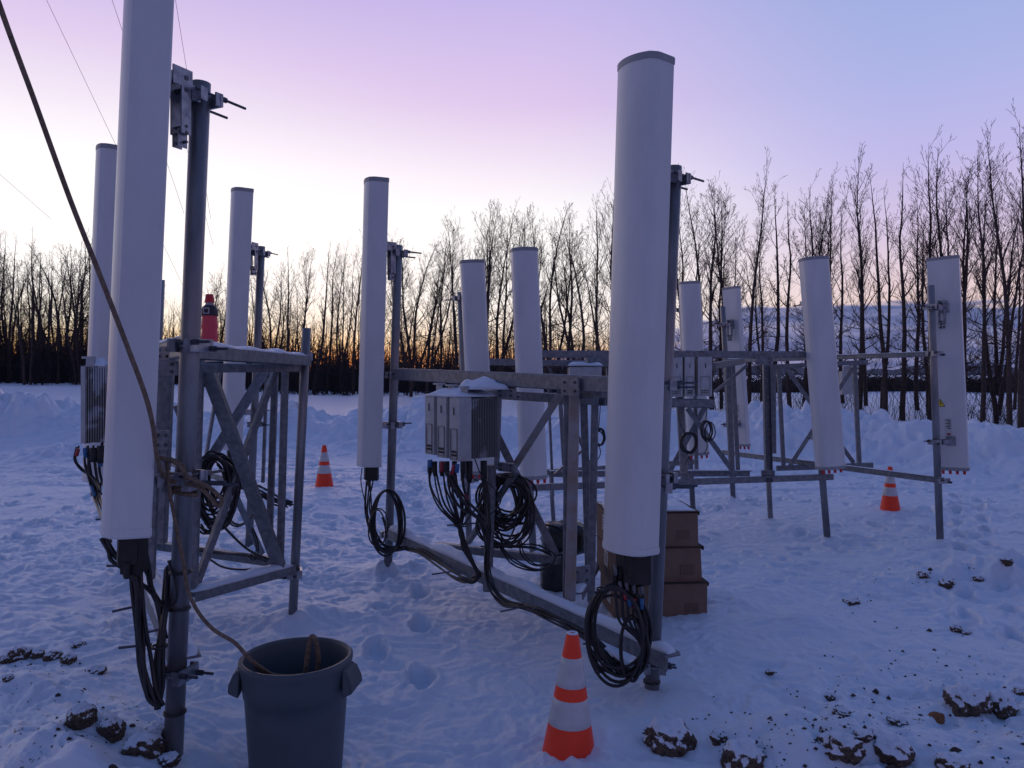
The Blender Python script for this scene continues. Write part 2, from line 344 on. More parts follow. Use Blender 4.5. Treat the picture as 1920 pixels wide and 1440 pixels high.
def height(x, y):
    x = np.asarray(x, float); y = np.asarray(y, float)
    num = np.zeros_like(x); den = np.zeros_like(x)
    for p in CP:
        w = 1.0 / (((x - p.x) ** 2 + (y - p.y) ** 2) + .12) ** 1.6; num += w * p.z; den += w
    h = num / den
    near = 1 - sstep(np.hypot(x, y), 12, 26)
    nx = x + .12 * pn(x * 3.1, y * 3.1); ny = y + .12 * pn(x * 3.1 + 9, y * 3.1 + 4)
    rg = lambda a, b: 1 - np.abs(pn(a, b)) * 2
    lump = .022 * pn(nx * 1.1, ny * 1.4) + .020 * rg(nx * 2.1, ny * 2.9) * np.clip(.4 + pn(nx * .9 + 7, ny * 1.1), 0, 1) - .030 * np.abs(pn(nx * 5.1 + 5, ny * 7.3)) + .013 * rg(nx * 9 + 2, ny * 12) * np.clip(.35 + pn(nx * 2.2 + 1, ny * 2.2), 0, 1) + .0095 * pn(nx * 15, ny * 19) * (1 + .35 * sstep(y, 4.5, 6.5)) + .0045 * pn(x * 33, y * 39)
    rough = .55 + .45 * sstep(pn(x * .45 + 3.3, y * .6 + 1.7), -.35, .35)
    h = h + lump * rough * (.25 + .75 * near)
    for (mx, my, sx, sy, mh) in MOUNDS:
        q = ((x - mx) / sx) ** 2 + ((y - my) / sy) ** 2
        h = h + mh * np.exp(-q * 1.3) * (1 + .5 * pn(x * 5 + mx, y * 5))
    wz = np.maximum(sstep(y, 4.9, 3.6) if False else (1 - sstep(y, 3.4, 4.9)) * sstep(x, .7, 1.4), (1 - sstep(y, 3.5, 4.3)) * sstep(-x, 1.25, 1.8))
    wz = np.maximum(wz, np.exp(-((x - 4.0) / .9) ** 2 - ((y - 6.2) / .6) ** 2))
    h = h + wz * (.030 * rg(nx * 3.3 + 11, ny * 3.9) * np.clip(.45 + pn(nx * 1.3 + 2, ny * 1.6 + 5), 0, 1) + .022 * rg(nx * 8 + 3, ny * 9) * np.clip(.3 + pn(nx * 2.6, ny * 2.6 + 8), 0, 1) + .010 * np.abs(pn(nx * 21, ny * 21)))
    for (mx, my) in POLES:
        h = h + .045 * np.exp(-(((x - mx) ** 2 + (y - my) ** 2) / .014)) * (1 + .6 * pn(x * 9, y * 9))
    # ploughed bank of snow round the yard
    cy = np.where(x < 3, 17.6, 17.6 - .62 * (x - 3)); cy = np.maximum(cy, 10.0) + .7 * pn(x * .22, y * 0 + 3.1)
    t = (y - cy)
    amp = .72 + .30 * pn(x * .42 + 1.3, 0 * x + 8.8) + .12 * pn(x * 1.3, 0 * x + 2.2)
    amp = amp * np.where((x > -5) & (x < -2.3), .80, 1.0)
    lx = x + .4 * pn(x * .9, y * .9)
    prof = np.where(t < 0, np.exp(-(t / 1.75) ** 2), np.exp(-(t / 1.2) ** 2))
    h = h + prof * (amp + .22 * pn(lx * 1.0, y * 1.1) + .16 * np.abs(pn(lx * 2.2, y * 2.4)) + .07 * pn(x * 5, y * 5))
    far = sstep(np.hypot(x, y), 19, 30)
    h = h + sstep(y, 24, 50) * (.15 + .75 * sstep(-x / np.maximum(y, 1), .22, .5))
    h = h + far * .10 * pn(x * .12, y * .12)
    fx = (x - RX0) / RES; fy = (y - RY0) / RES
    ok = (fx >= 0) & (fy >= 0) & (fx < RW - 1) & (fy < RH - 1)
    ix = np.clip(fx.astype(int), 0, RW - 2); iy = np.clip(fy.astype(int), 0, RH - 2); ux = fx - ix; uy = fy - iy
    rr = (RAST[iy, ix] * (1 - ux) + RAST[iy, ix + 1] * ux) * (1 - uy) + (RAST[iy + 1, ix] * (1 - ux) + RAST[iy + 1, ix + 1] * ux) * uy
    return h + np.where(ok, rr, 0)
def gz(x, y): return float(height(np.array([x]), np.array([y]))[0])
def G(px, py):                                  # where the line of sight through a photo pixel meets the ground
    d = np.arange(1.4, 26, .02)
    x = (px - 960) * d / F; z = CAMZ + (HZ - py) * d / F; hh = height(x, d)
    i = np.argmax(z < hh)
    return V(float(x[i]), float(d[i]), float(hh[i]))

def ground():
    th = np.concatenate([np.linspace(-math.pi, -.74, 90)[:-1], np.linspace(-.74, .74, 880), np.linspace(.74, math.pi, 90)[1:]])
    r = np.concatenate([[.05, .4, .8, 1.2], np.exp(np.linspace(math.log(1.5), math.log(20), 820)), np.exp(np.linspace(math.log(20.2), math.log(900), 150))])
    R, T = np.meshgrid(r, th, indexing='ij'); X = R * np.sin(T); Y = R * np.cos(T); Z = height(X.ravel(), Y.ravel()).reshape(X.shape)
    nr, nt_ = X.shape; co = np.stack([X, Y, Z], -1).reshape(-1, 3)
    i = np.arange(nr - 1)[:, None] * nt_ + np.arange(nt_ - 1)[None, :]
    q = np.stack([i, i + 1, i + nt_ + 1, i + nt_], -1).reshape(-1, 4)[:, ::-1]
    me = bpy.data.meshes.new('snow_ground'); me.vertices.add(len(co)); me.vertices.foreach_set('co', co.ravel())
    me.loops.add(q.size); me.loops.foreach_set('vertex_index', q.ravel().astype(np.int32))
    me.polygons.add(len(q)); me.polygons.foreach_set('loop_start', np.arange(0, q.size, 4, dtype=np.int32))
    try: me.polygons.foreach_set('loop_total', np.full(len(q), 4, np.int32))
    except Exception: pass
    me.update(); me.validate(); me.shade_smooth(); me.materials.append(M['snow'])
    o = bpy.data.objects.new('snow_ground', me); COL.objects.link(o); o['kind'] = 'structure'
    if me.polygons[len(me.polygons) // 2].normal.z < 0: me.flip_normals()
ground()

# ------------------------------------------------------------------ trees
def bare_tree(seed, H, kind, twr=.0075):
    rnd = random.Random(seed); tr = MB(); cr = MB()
    def limb(p, d, L, r, n, bend, mb, sides, wob=.12, up=.25):
        pts = [p.copy()]; rs = [r]; dd = d.normalized(); s = L / n
        for i in range(n):
            dd = (dd + V(rnd.gauss(0, wob), rnd.gauss(0, wob), rnd.gauss(0, wob * .5) + up * bend)).normalized()
            pts.append(pts[-1] + dd * s); rs.append(max(r * (1 - (i + 1) / n) ** .85, twr * .55))
        mb.tube(pts, rs, sides, False); return pts, rs
    def fan(pts, rs, L, depth, t0=.25, dens=1.0):
        n = max(2, int((6 if depth == 1 else 3) * dens * rnd.uniform(.8, 1.3)))
        for k in range(n):
            t = t0 + (1 - t0) * (k + rnd.random()) / n; f = t * (len(pts) - 1); i = min(int(f), len(pts) - 2)
            p = pts[i].lerp(pts[i + 1], f - i); ax = (pts[i + 1] - pts[i]).normalized()
            side = ax.cross(V(rnd.gauss(0, 1), rnd.gauss(0, 1), rnd.gauss(0, 1))).normalized()
            d = ax * .8 + side * rnd.uniform(.5, .95) + V(0, 0, .22)
            l = L * (1 - .5 * t) * rnd.uniform(.5, 1.1)
            q, qr = limb(p, d, l, max(rs[i] * .45, twr * (1 if depth < 2 else .8)), 3 if depth > 1 else 4, .5, cr, 3, .13, .14)
            if depth < 3: fan(q, qr, l * .7, depth + 1, .15, dens)
    stems = [(V(0, 0, -.3), V(rnd.gauss(0, .02), rnd.gauss(0, .02), 1), H, H * .0105)]
    if kind == 'fork':
        for k in range(rnd.choice((2, 3))):
            a = rnd.uniform(0, 6.3); stems.append((V(0, 0, rnd.uniform(.4, 2.2)), V(math.cos(a) * .34, math.sin(a) * .34, 1), H * rnd.uniform(.6, .85), H * .0085))
    for si, (p, d, L, r) in enumerate(stems):
        pts, rs = limb(p, d, L, r, 14, 0.4, tr, 6, .045 if kind != 'fork' else .055, .22)
        nb = int(L * (3.4 if kind != 'sparse' else 2.2))
        for k in range(nb):
            t = .14 + .84 * ((k + rnd.random()) / nb); f = t * (len(pts) - 1); i = min(int(f), len(pts) - 2)
            pp = pts[i].lerp(pts[i + 1], f - i); a = rnd.uniform(0, 6.283)
            tilt = rnd.uniform(.45, .8) if t > .4 else rnd.uniform(.9, 1.9)
            dd = V(math.cos(a) * tilt, math.sin(a) * tilt, 1 if t > .4 else rnd.uniform(-.1, .6))
            l = H * (.34 if kind != 'sparse' else .22) * (1.12 - t) ** .8 * rnd.uniform(.4, 1.15) if t > .38 else H * .15 * rnd.uniform(.4, 1.2)
            big = t > .38 and rnd.random() < .35
            q, qr = limb(pp, dd, l, max(rs[i] * (.5 if big else .33), twr), 5, .55, tr if big else cr, 4, .11, .22)
            fan(q, qr, l * .6, 1 if l > 1.0 else 2, .15, 1.0)
    return tr, cr
PROT = []
for i, kd in enumerate(['tall', 'tall', 'sparse', 'fork', 'tall', 'fork', 'sparse', 'fork', 'sparse', 'sparse']):
    tr, cr = bare_tree(40 + i, 10.0, kd); 
    a = tr.build('trunk', M['wood'], None, True); b = cr.build('crown', M['twig'], None)
    PROT.append([a.data, b.data]); bpy.data.objects.remove(a); bpy.data.objects.remove(b)
def plant_tree(px, d, topy, proto, rot, label, group=None, lean=(0, 0), name='bare_tree'):
    x = (px - 960) * d / F; z0 = gz(x, d); H = CAMZ + (HZ - topy) * d / F - z0
    k = H / 10.0; wide = min(k, 1.25) * random.uniform(.85, 1.15)
    t = thing(name, (x, d, z0), label, 'tree', group); t.rotation_euler = (lean[0], lean[1], rot); t.scale = (wide, wide, k)
    for nm, me in zip(('trunk', 'crown'), PROT[proto]):
        o = bpy.data.objects.new(nm, me); COL.objects.link(o); o.parent = t
# the right-hand row, near enough to tell one from another
RIGHT = [(1915, 22, 205, 1, 'tall bare tree at the right edge of the photo, beside the last snow heap'),
 (1893, 24, 214, 4, 'tall bare tree with high bushy tip, second from the right edge'),
 (1868, 26, 300, 3, 'crooked forked bare tree third from the right edge'),
 (1842, 25, 268, 0, 'bare tree with wavy trunk just right of the rightmost white panel'),
 (1806, 26, 300, 5, 'dark bare tree rising directly behind the right side of the rightmost panel'),
 (1780, 27, 246, 4, 'tallest bare tree straight above the top of the rightmost panel'),
 (1742, 28, 250, 1, 'bare tree with fanned top above the left edge of the rightmost panel'),
 (1692, 28, 292, 2, 'thin sparse bare tree above the right cone'),
 (1657, 28, 300, 6, 'straight slender bare tree left of the thin one above the right cone'),
 (1612, 29, 268, 0, 'tall bare tree with pointed crown right of the leaning front panel'),
 (1562, 29, 310, 1, 'bare tree whose trunk drops behind the right edge of the leaning front panel'),
 (1508, 31, 335, 3, 'forked bare tree peeking out left of the leaning front panel'),
 (1480, 31, 345, 2, 'thin bare tree between the two panel groups on the right'),
 (1440, 32, 320, 6, 'light slender bare tree right of the broad double trunk'),
 (1404, 32, 280, 4, 'broad bushy bare tree with the widest crown right of the big centre panel'),
 (1372, 34, 350, 5, 'forked bare tree behind the small panel seen from behind'),
 (1335, 34, 330, 0, 'bare tree between the big centre panel and the broad bushy tree'),
 (1298, 35, 322, 3, 'forked bare tree just right of the big centre panel'),
 (1150, 37, 350, 5, 'bare tree half hidden behind the left side of the big centre panel'),
 (1118, 38, 345, 1, 'bare tree left of the big centre panel with a dark clump in its top')]
for px, d, ty, pr, lb in RIGHT:
    plant_tree(px, d, ty, pr, random.uniform(0, 6.28), lb, 'bare trees along the field edge on the right', (random.gauss(0, .01), random.gauss(0, .015)))
MID = [(1085, 41, 400, 3), (1060, 42, 395, 0), (1030, 41, 366, 7), (1002, 44, 420, 2), (968, 45, 410, 5), (938, 44, 372, 3), (905, 45, 362, 7), (880, 47, 430, 2), (858, 47, 412, 5), (828, 48, 430, 0),
       (800, 49, 440, 3), (770, 50, 436, 7), (742, 51, 450, 5), (715, 52, 470, 1), (662, 53, 432, 4), (640, 54, 450, 3), (612, 54, 455, 0), (588, 54, 436, 6), (560, 55, 470, 5), (538, 55, 455, 2),
       (512, 56, 470, 7), (495, 56, 480, 4), (420, 57, 500, 5), (398, 57, 490, 3)]
MIDLAB = ['rightmost bare tree between the taller adjacent panel and the big centre panel', 'bare tree whose crown fans out right of the taller adjacent panel', 'bare tree rising just right of the taller adjacent panel', 'bare tree directly behind the taller adjacent panel, its tip above it', 'bare tree tip between the tops of the two adjacent panels', 'tall bare tree peeking between the two adjacent panels', 'tallest bare tree directly above the shorter adjacent panel', 'bare tree just left of the shorter adjacent panel', 'forked bare tree left of the shorter adjacent panel', 'bare tree standing behind the front radio unit of the centre frame', 'forked bare tree above the middle radio unit of the centre frame', 'bare tree two trunks right of the centre left pole', 'bare tree touching the right side of the centre left pole', 'low bare tree behind the centre left pole top', 'bare tree just left of the centre left panel', 'second bare tree left of the centre left panel', 'bare tree above the distant left cone', 'slender bare tree left of the distant left cone', 'bare tree halfway between the rear pole and the distant left cone', 'bare tree just left of the short rear pole top', 'bare tree behind the bracket of the slim panel', 'bare tree right behind the pole of the slim panel', 'bare tree directly left of the slim panel', 'low bare tree behind the drink bottle']
for i, (px, d, ty, pr) in enumerate(MID):
    plant_tree(px, d + random.uniform(-1, 1), ty, pr, random.uniform(0, 6.28), MIDLAB[i], 'bare trees behind the middle snow bank', (random.gauss(0, .02), random.gauss(0, .05)))
for i in range(52):
    px = -160 + 375 * ((i + random.random()) / 52); d = 50 + random.random() * 20
    ty = 415 + 65 * random.random() + (d - 50) * .6
    if i % 9 == 4: ty -= 40
    if 320 > px > 200: continue
    plant_tree(px, d, ty, random.choice((2, 6, 8, 9, 8, 9, 3, 7)), random.uniform(0, 6.28), 'dark bare tree in the dense wood left of the tall left panel', 'bare trees of the left wood', (random.gauss(0, .03), random.gauss(0, .09)))
for i in range(26):
    px = 200 + random.random() * 920; d = 60 + random.random() * 14; ty = 505 + 50 * random.random()
    plant_tree(px, d, ty, random.choice((2, 6, 8, 9)), random.uniform(0, 6.28), 'thin bare tree deep in the wood behind the middle row', 'bare trees deep in the wood', (random.gauss(0, .03), random.gauss(0, .06)))

for i in range(16):
    px = 1270 + 660 * (i + random.random()) / 16; d = 34 + 10 * random.random() - (px - 1270) / 120
    plant_tree(px, d, 350 + 90 * random.random() - (px - 1270) * .08, random.choice((2, 8, 9, 0, 1, 4)), random.uniform(0, 6.28), 'thin bare tree in the second row behind the right-hand trees', 'second row of bare trees on the right', (random.gauss(0, .01), random.gauss(0, .04)))
def undergrowth():
    mb = MB(); rnd = random.Random(3)
    def shrub(x, y, h, n, r, wd=1.0):
        z = gz(x, y)
        for k in range(n):
            a = rnd.uniform(0, 6.28); l = h * rnd.uniform(.5, 1.1); sp = rnd.uniform(.1, .9) * wd
            p = V(x + rnd.gauss(0, .25), y + rnd.gauss(0, .25), z - .1)
            m = p + V(math.cos(a) * sp * l * .4, math.sin(a) * sp * l * .4, l * .6); e = m + V(math.cos(a) * sp * l * .5 + rnd.gauss(0, .12), rnd.gauss(0, .1), l * .45)
            mb.tube([p, m, e], [r, r * .7, r * .3], 3, False)
            for j in range(4):
                b = p.lerp(m, rnd.uniform(.3, 1)) if j < 2 else m.lerp(e, rnd.random() * .7)
                c = b + V(rnd.gauss(0, .22), rnd.gauss(0, .22), rnd.uniform(.05, .4)) * h * .4
                mb.tube([b, c], [r * .5, r * .2], 3, False)
    for i in range(620):                                   # thicket under the far wood, left and centre
        px = -300 + rnd.random() * 1560; y = 50 + rnd.random() * 22
        if px > 900: y -= 8 * (px - 900) / 300
        shrub((px - 960) * y / F, y, rnd.uniform(1.6, 4.4) if px < 560 else rnd.uniform(1.0, 3.8), 9, .022)
    for i in range(120):                                   # loose bushes at the feet of the right row
        px = 1180 + rnd.random() * 900; y = 34 - (px - 1180) / 900 * 12 + rnd.random() * 4
        shrub((px - 960) * y / F, y, rnd.uniform(.6, 2.4) if i % 3 else 3.2, 5, .008, 1.5)
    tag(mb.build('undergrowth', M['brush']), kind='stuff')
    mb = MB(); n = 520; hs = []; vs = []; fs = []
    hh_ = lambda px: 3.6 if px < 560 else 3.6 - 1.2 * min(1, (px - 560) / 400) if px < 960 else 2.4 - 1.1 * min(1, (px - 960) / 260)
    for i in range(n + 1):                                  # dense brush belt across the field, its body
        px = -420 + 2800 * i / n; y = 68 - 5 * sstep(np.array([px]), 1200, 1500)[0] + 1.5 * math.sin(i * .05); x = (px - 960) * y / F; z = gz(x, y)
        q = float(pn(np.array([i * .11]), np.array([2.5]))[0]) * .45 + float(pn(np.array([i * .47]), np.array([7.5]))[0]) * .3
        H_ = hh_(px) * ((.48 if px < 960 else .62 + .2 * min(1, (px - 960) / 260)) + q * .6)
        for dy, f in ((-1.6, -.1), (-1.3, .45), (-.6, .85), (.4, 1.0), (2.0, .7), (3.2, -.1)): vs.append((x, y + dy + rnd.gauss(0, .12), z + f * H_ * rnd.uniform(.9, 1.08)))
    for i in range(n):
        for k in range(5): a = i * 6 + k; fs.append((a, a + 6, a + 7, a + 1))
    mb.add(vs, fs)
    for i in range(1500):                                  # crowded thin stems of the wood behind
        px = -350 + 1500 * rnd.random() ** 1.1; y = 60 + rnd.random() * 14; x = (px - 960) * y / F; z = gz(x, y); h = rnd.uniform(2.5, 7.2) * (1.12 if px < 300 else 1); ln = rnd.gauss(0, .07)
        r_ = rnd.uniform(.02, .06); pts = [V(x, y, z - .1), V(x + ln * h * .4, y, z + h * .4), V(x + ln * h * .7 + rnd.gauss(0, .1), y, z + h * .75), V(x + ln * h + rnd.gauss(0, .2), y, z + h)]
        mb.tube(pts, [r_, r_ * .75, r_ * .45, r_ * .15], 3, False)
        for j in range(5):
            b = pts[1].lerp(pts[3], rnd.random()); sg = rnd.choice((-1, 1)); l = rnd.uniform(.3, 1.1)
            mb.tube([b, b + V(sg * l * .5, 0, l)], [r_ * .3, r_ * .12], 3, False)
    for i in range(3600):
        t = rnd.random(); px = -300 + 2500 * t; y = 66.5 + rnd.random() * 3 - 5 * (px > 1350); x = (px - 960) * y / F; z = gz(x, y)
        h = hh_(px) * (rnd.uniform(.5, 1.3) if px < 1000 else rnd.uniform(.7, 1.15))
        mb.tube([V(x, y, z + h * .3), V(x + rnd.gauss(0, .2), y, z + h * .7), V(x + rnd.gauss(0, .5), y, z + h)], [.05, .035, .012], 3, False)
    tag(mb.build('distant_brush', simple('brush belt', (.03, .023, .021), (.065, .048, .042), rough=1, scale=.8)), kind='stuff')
    # low dark hills at the horizon
    mb = MB(); n = 160; vs = []; fs = []
    for i in range(n + 1):
        a = -.9 + 1.8 * i / n; 
        for k, (r_, hh) in enumerate(((640, -2), (700, 6 + 2.5 * math.sin(i * .31) + 1.2 * math.sin(i * 1.7)), (800, -2))):
            vs.append((r_ * math.sin(a), r_ * math.cos(a), hh))
    for i in range(n):
        for k in range(2): a = i * 3 + k; fs.append((a, a + 3, a + 4, a + 1))
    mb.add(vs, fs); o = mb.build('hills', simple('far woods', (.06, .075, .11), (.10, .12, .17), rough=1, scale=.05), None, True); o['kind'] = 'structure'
undergrowth()

# ------------------------------------------------------------------ metal things
def snow_strip(p, q, w, h, seed=0, gap=.0):
    mb = MB(); p, q = Vector(p), Vector(q); t, sd, u = mb.frame(p, q); u = V(0, 0, 1); sd = V(sd.x, sd.y, 0).normalized()
    n = max(6, int((q - p).length / .025)); m = 7; rnd = random.Random(seed); ph = rnd.uniform(0, 50); vs = []
    for i in range(n + 1):
        s = i / n; c = p.lerp(q, s); e = min(1, min(s, 1 - s) * n / 2.5)
        nv = float(pn(np.array([ph + s * (q - p).length * 4]), np.array([seed * 1.7]))[0]); nw = float(pn(np.array([ph + s * (q - p).length * 9]), np.array([seed * 2.3 + 4]))[0])
        hh = max(.002, h * (.9 + .75 * nv + .25 * nw)) * (e ** .5)
        ww = w / 2 * (1 + .10 * nw) * (.8 + .2 * e)
        for k in range(m):
            a = -1 + 2 * k / (m - 1); vs.append(c + sd * (a * ww) + u * (hh * math.sqrt(max(0, 1 - a * a))))
    fs = [(i * m + k, i * m + k + 1, (i + 1) * m + k + 1, (i + 1) * m + k) for i in range(n) for k in range(m - 1)]
    mb.add(vs, fs)
    b0 = [(i * m, (i + 1) * m, (i + 1) * m + m - 1, i * m + m - 1) for i in range(n)]
    mb.f += b0
    return mb
def clamp_mb(pc, back, r, pull=.13, rods=2):
    """pipe clamp: U-bolt plates on both sides of a pole with threaded rods"""
    mb = MB(); back = Vector(back).normalized(); up = V(0, 0, 1); sd = back.cross(up).normalized()
    for s in (-1, 1):
        c = pc + back * s * (r + .012)
        mb.box(c, sd * (r + .028), back * .006, up * .026)
        for e in (-1, 1): mb.box(c - back * s * .012 + sd * e * (r + .022), sd * .004, back * .016, up * .026)
    return mb
def rods_mb(pc, back, r, L0, L1):
    mb = MB(); back = Vector(back).normalized(); sd = back.cross(V(0, 0, 1)).normalized()
    for s in (-1, 1):
        c = pc + sd * s * (r + .014) + V(0, 0, .012 * s)
        mb.tube([c - back * L0, c + back * L1], .006, 6); mb.tube([c + back * (r + .02), c + back * (r + .045)], .012, 6)
    return mb
def ring_mb(pc, r, h=.012, wide=.008):
    mb = MB(); n = 20; vs = []
    for z in (-h / 2, h / 2):
        for rr in (r, r + wide):
            for k in range(n): a = 2 * math.pi * k / n; vs.append(pc + V(math.cos(a) * rr, math.sin(a) * rr, z))
    fs = []
    for k in range(n):
        j = (k + 1) % n; fs += [(n + k, n + j, 3 * n + j, 3 * n + k), (2 * n + k, 3 * n + k, 3 * n + j, 2 * n + j), (k, j, n + j, n + k), (k, 2 * n + k, 2 * n + j, j)]
    mb.add(vs, fs); return mb
def profile(Wd, D):
    pts = [(-Wd / 2 + .006, D * .5), (Wd / 2 - .006, D * .5), (Wd / 2, D * .46), (Wd / 2 - .002, -D * .12), (Wd * .40, -D * .34)]
    n = 10
    for k in range(n + 1):
        a = 1 - 2 * k / n; pts.append((Wd * .30 * a, -D * (.5 - .09 * a * a)))
    pts += [(-Wd * .40, -D * .34), (-Wd / 2 + .002, -D * .12), (-Wd / 2, D * .46)]
    # round the corners a little
    out = []
    m = len(pts)
    for i in range(m):
        a, b, c = pts[i - 1], pts[i], pts[(i + 1) % m]
        out += [(b[0] * .86 + a[0] * .14, b[1] * .86 + a[1] * .14), (b[0] * .86 + c[0] * .14, b[1] * .86 + c[1] * .14)] if i in (3, 4, m - 3, m - 2) else [b]
    return out
def antenna(pb, pt, front, pole_b, pole_t, label, kind='cabled', Wd=.29, D=.165, brz=(.14, .80), pr=.036, group='white panel antennas', plug=True, drop=.062):
    """pb/pt: centre of foot and top; front: direction faced; pole_b/pole_t: axis of the pole it hangs on"""
    ax = (pt - pb).normalized(); fr = Vector(front); fr = (fr - ax * fr.dot(ax)).normalized(); lat = ax.cross(fr).normalized(); back = -fr
    t = thing('panel_antenna', pb, label, 'antenna', group); L = (pt - pb).length
    P = lambda a, b, z: pb + lat * a + back * b + ax * z
    pf = profile(Wd, D); n = len(pf)
    def loft(zs):                        # list of (z, scale)
        mb = MB(); vs = [P(a * s, b * s, z) for z, s in zs for a, b in pf]; m = len(zs)
        fs = [(i * n + k, i * n + (k + 1) % n, (i + 1) * n + (k + 1) % n, (i + 1) * n + k) for i in range(m - 1) for k in range(n)]
        fs += [tuple(range(n))[::-1], tuple((m - 1) * n + k for k in range(n))]; mb.add(vs, fs); return mb
    loft([(.03, 1.0), (L * .5, 1.0), (L - .03, 1.0)]).build('radome', M['panel'], t)
    loft([(L - .034, 1.025), (L - .008, 1.03), (L, 1.0)]).build('top_cap', M['cap'], t)
    loft([(0, .985), (.008, 1.03), (.034, 1.025)]).build('bottom_cap', M['cap'] if kind == 'bare' else M['panel'], t)
    # brackets
    pax = (pole_t - pole_b)
    for i, fz in enumerate(brz):
        z = L * fz if i == 0 else (pole_t.z - drop - pb.z) / ax.z; c0 = P(0, D / 2, z)
        k = max(0, min(1.2, (c0.z - pole_b.z) / pax.z)); pc = pole_b + pax * k; v = pc - c0; vd = V(v.x, v.y, 0); dist = vd.length; bd = vd.normalized(); sd = bd.cross(V(0, 0, 1)).normalized()
        mb = MB()
        mb.box(c0 + bd * .004, lat * .045, back * .005, ax * .05)
        for s in (-1, 1):
            if i == 1:                   # the hinged upper bracket: ear, hanging scissor arm, ear on the clamp
                e = c0 + sd * s * .028
                mb.box(e + bd * .045 + V(0, 0, .045), bd * .045, sd * .003, V(0, 0, .035))
                mb.box(e + bd * .060 + V(0, 0, -.055), bd * .022, sd * .0035, V(0, 0, .115))
                mb.box(e + bd * (dist * .5 + .03), bd * max(.02, dist * .5 - .06), sd * .003, V(0, 0, .028))
                mb.box(e * .5 + c0 * .5 + bd * .056 + V(0, 0, -.185), bd * .021, sd * .003, V(0, 0, .035))
            else:
                mb.box(c0 + sd * s * .03 + bd * dist * .42, bd * dist * .40, sd * .0035, V(0, 0, .02))
        br = mb.build('bracket', M['bracket'], t)
        if i == 1:
            h = MB()
            for dz in (.045, -.0, -.14, -.165, -.20):
                h.tube([c0 + bd * .06 - sd * .034 + V(0, 0, dz), c0 + bd * .06 + sd * .034 + V(0, 0, dz)], .010 if dz > -.1 else .006, 8)
            h.build('hinge_bolt', M['bolt'], br)
        clamp_mb(pc, bd, pr).build('clamp', M['bracket'], t)
        rods_mb(pc, bd, pr, pr + .03, pr + (.15 if i else .11)).build('threaded_rod', M['bolt'], t)
    if kind == 'bare':
        for k in range(4):
            a = -.10 + .066 * k
            mb = MB(); c = P(a, 0, 0); mb.tube([c, c - ax * .012], .017, 10); 
            mb.tube([c - ax * .010, c - ax * .045], [.015, .0135], 10); mb.build('connector_cap', M['redcap'], t)
    elif plug:
        mb = MB(); c = P(.0, .01, 0)
        mb.box(c - ax * .055, lat * Wd * .18, back * D * .2, ax * .055)
        for k in range(4): mb.tube([c + lat * (-.04 + .027 * k) - ax * .10, c + lat * (-.036 + .024 * k) - ax * .16], .011, 8)
        mb.build('cable_plug', M['plug'], t)
    return t, P

class Frame:
    def __init__(s, loc, label):
        s.t = thing('mounting_frame', loc, label, 'steel frame', 'galvanized antenna mounting frames'); s.n = 0
    def pole(s, b, t, r=.036, mat='pipe', name='pole'):
        b, t = W(*b) if not isinstance(b, Vector) else b, W(*t) if not isinstance(t, Vector) else t
        ax = (t - b).normalized(); mb = MB()
        mb.tube([b - ax * .25, t - ax * .002, t], [r, r, r - .002], 24); mb.build(name, M[mat], s.t, True)
        bpy.context.view_layer.update; o = s.t
        return b, t
    def mem(s, a, b, w, h, kind='bar', name='brace', mat='steel', snow=0, flip=1, up=None):
        a, b = W(*a) if not isinstance(a, Vector) else a, W(*b) if not isinstance(b, Vector) else b
        mb = MB()
        if kind == 'bar': mb.bar(a, b, w, h, up)
        elif kind == 'angle': mb.angle(a, b, w, h, max(.006, w * .1), up, flip)
        elif kind == 'channel': mb.channel(a, b, w, h, .007, up)
        elif kind == 'tube': mb.tube([a, b], w / 2, 14)
        o = mb.build(name, M[mat], s.t)
        if snow:
            s.n += 1; u = V(0, 0, h / 2 + .001)
            snow_strip(a + u, b + u, w * 1.02, snow, s.n + int(a.x * 10) % 17).build('snow_cap', M['snowcap'], o, True)
        return o
    def clamp(s, px, py, d, back=(1, .3, 0), r=.036, rod=.10):
        c = W(px, py, d); bk = Vector(back).normalized(); mb = clamp_mb(c, bk, r); mb.f += []
        o = mb.build('clamp', M['bracket'], s.t)
        ring_mb(c, r + .001).build('u_bolt', M['bracket'], o, True); rods_mb(c, bk, r, r + .01, r + rod).build('bolt', M['bolt'], o)
    def plate(s, px, py, d, w, h, dirx=(1, 0, 0), th=.008, mat='steel'):
        X = Vector(dirx).normalized(); Y = X.cross(V(0, 0, 1)).normalized(); mb = MB(); c = W(px, py, d)
        mb.box(c, X * w / 2, Y * th, V(0, 0, h / 2)); o = mb.build('plate', M[mat], s.t)
        bm = MB()
        for sx in (-1, 1):
            for sz in (-1, 1):
                q = c + X * sx * w * .3 + V(0, 0, sz * h * .25); bm.tube([q - Y * (th + .008), q + Y * (th + .008)], .008, 6)
        bm.build('bolt', M['bolt'], o)

# ---- frame 1, nearest on the left
f1 = Frame(W(325, 1410, 3.05), 'nearest left steel frame with the bottle on its beam and rope on its pole')
P1 = f1.pole((325, 1410, 3.05), (377, 155, 3.05), .0375)
PL = f1.pole((235, 1075, 5.9), (262, 428, 5.9))
f1.mem((352, 651, 3.12), (250, 673, 5.9), .06, .085, 'bar', 'top_beam', snow=.015)
f1.mem((352, 1252, 3.05), (238, 1000, 5.9), .10, .085, 'angle', 'bottom_beam', snow=.04)
f1.mem((300, 652, 4.1), (283, 1085, 4.1), .036, .036, 'bar', 'post', up=V(0, 1, 0))
f1.mem((318, 660, 4.6), (303, 1018, 4.6), .055, .055, 'bar', 'post')
f1.mem((375, 668, 4.25), (362, 1112, 4.25), .042, .042, 'bar', 'post')
P2 = f1.pole((548, 1170, 4.8), (575, 615, 4.8), .0275, name='rear_pole')
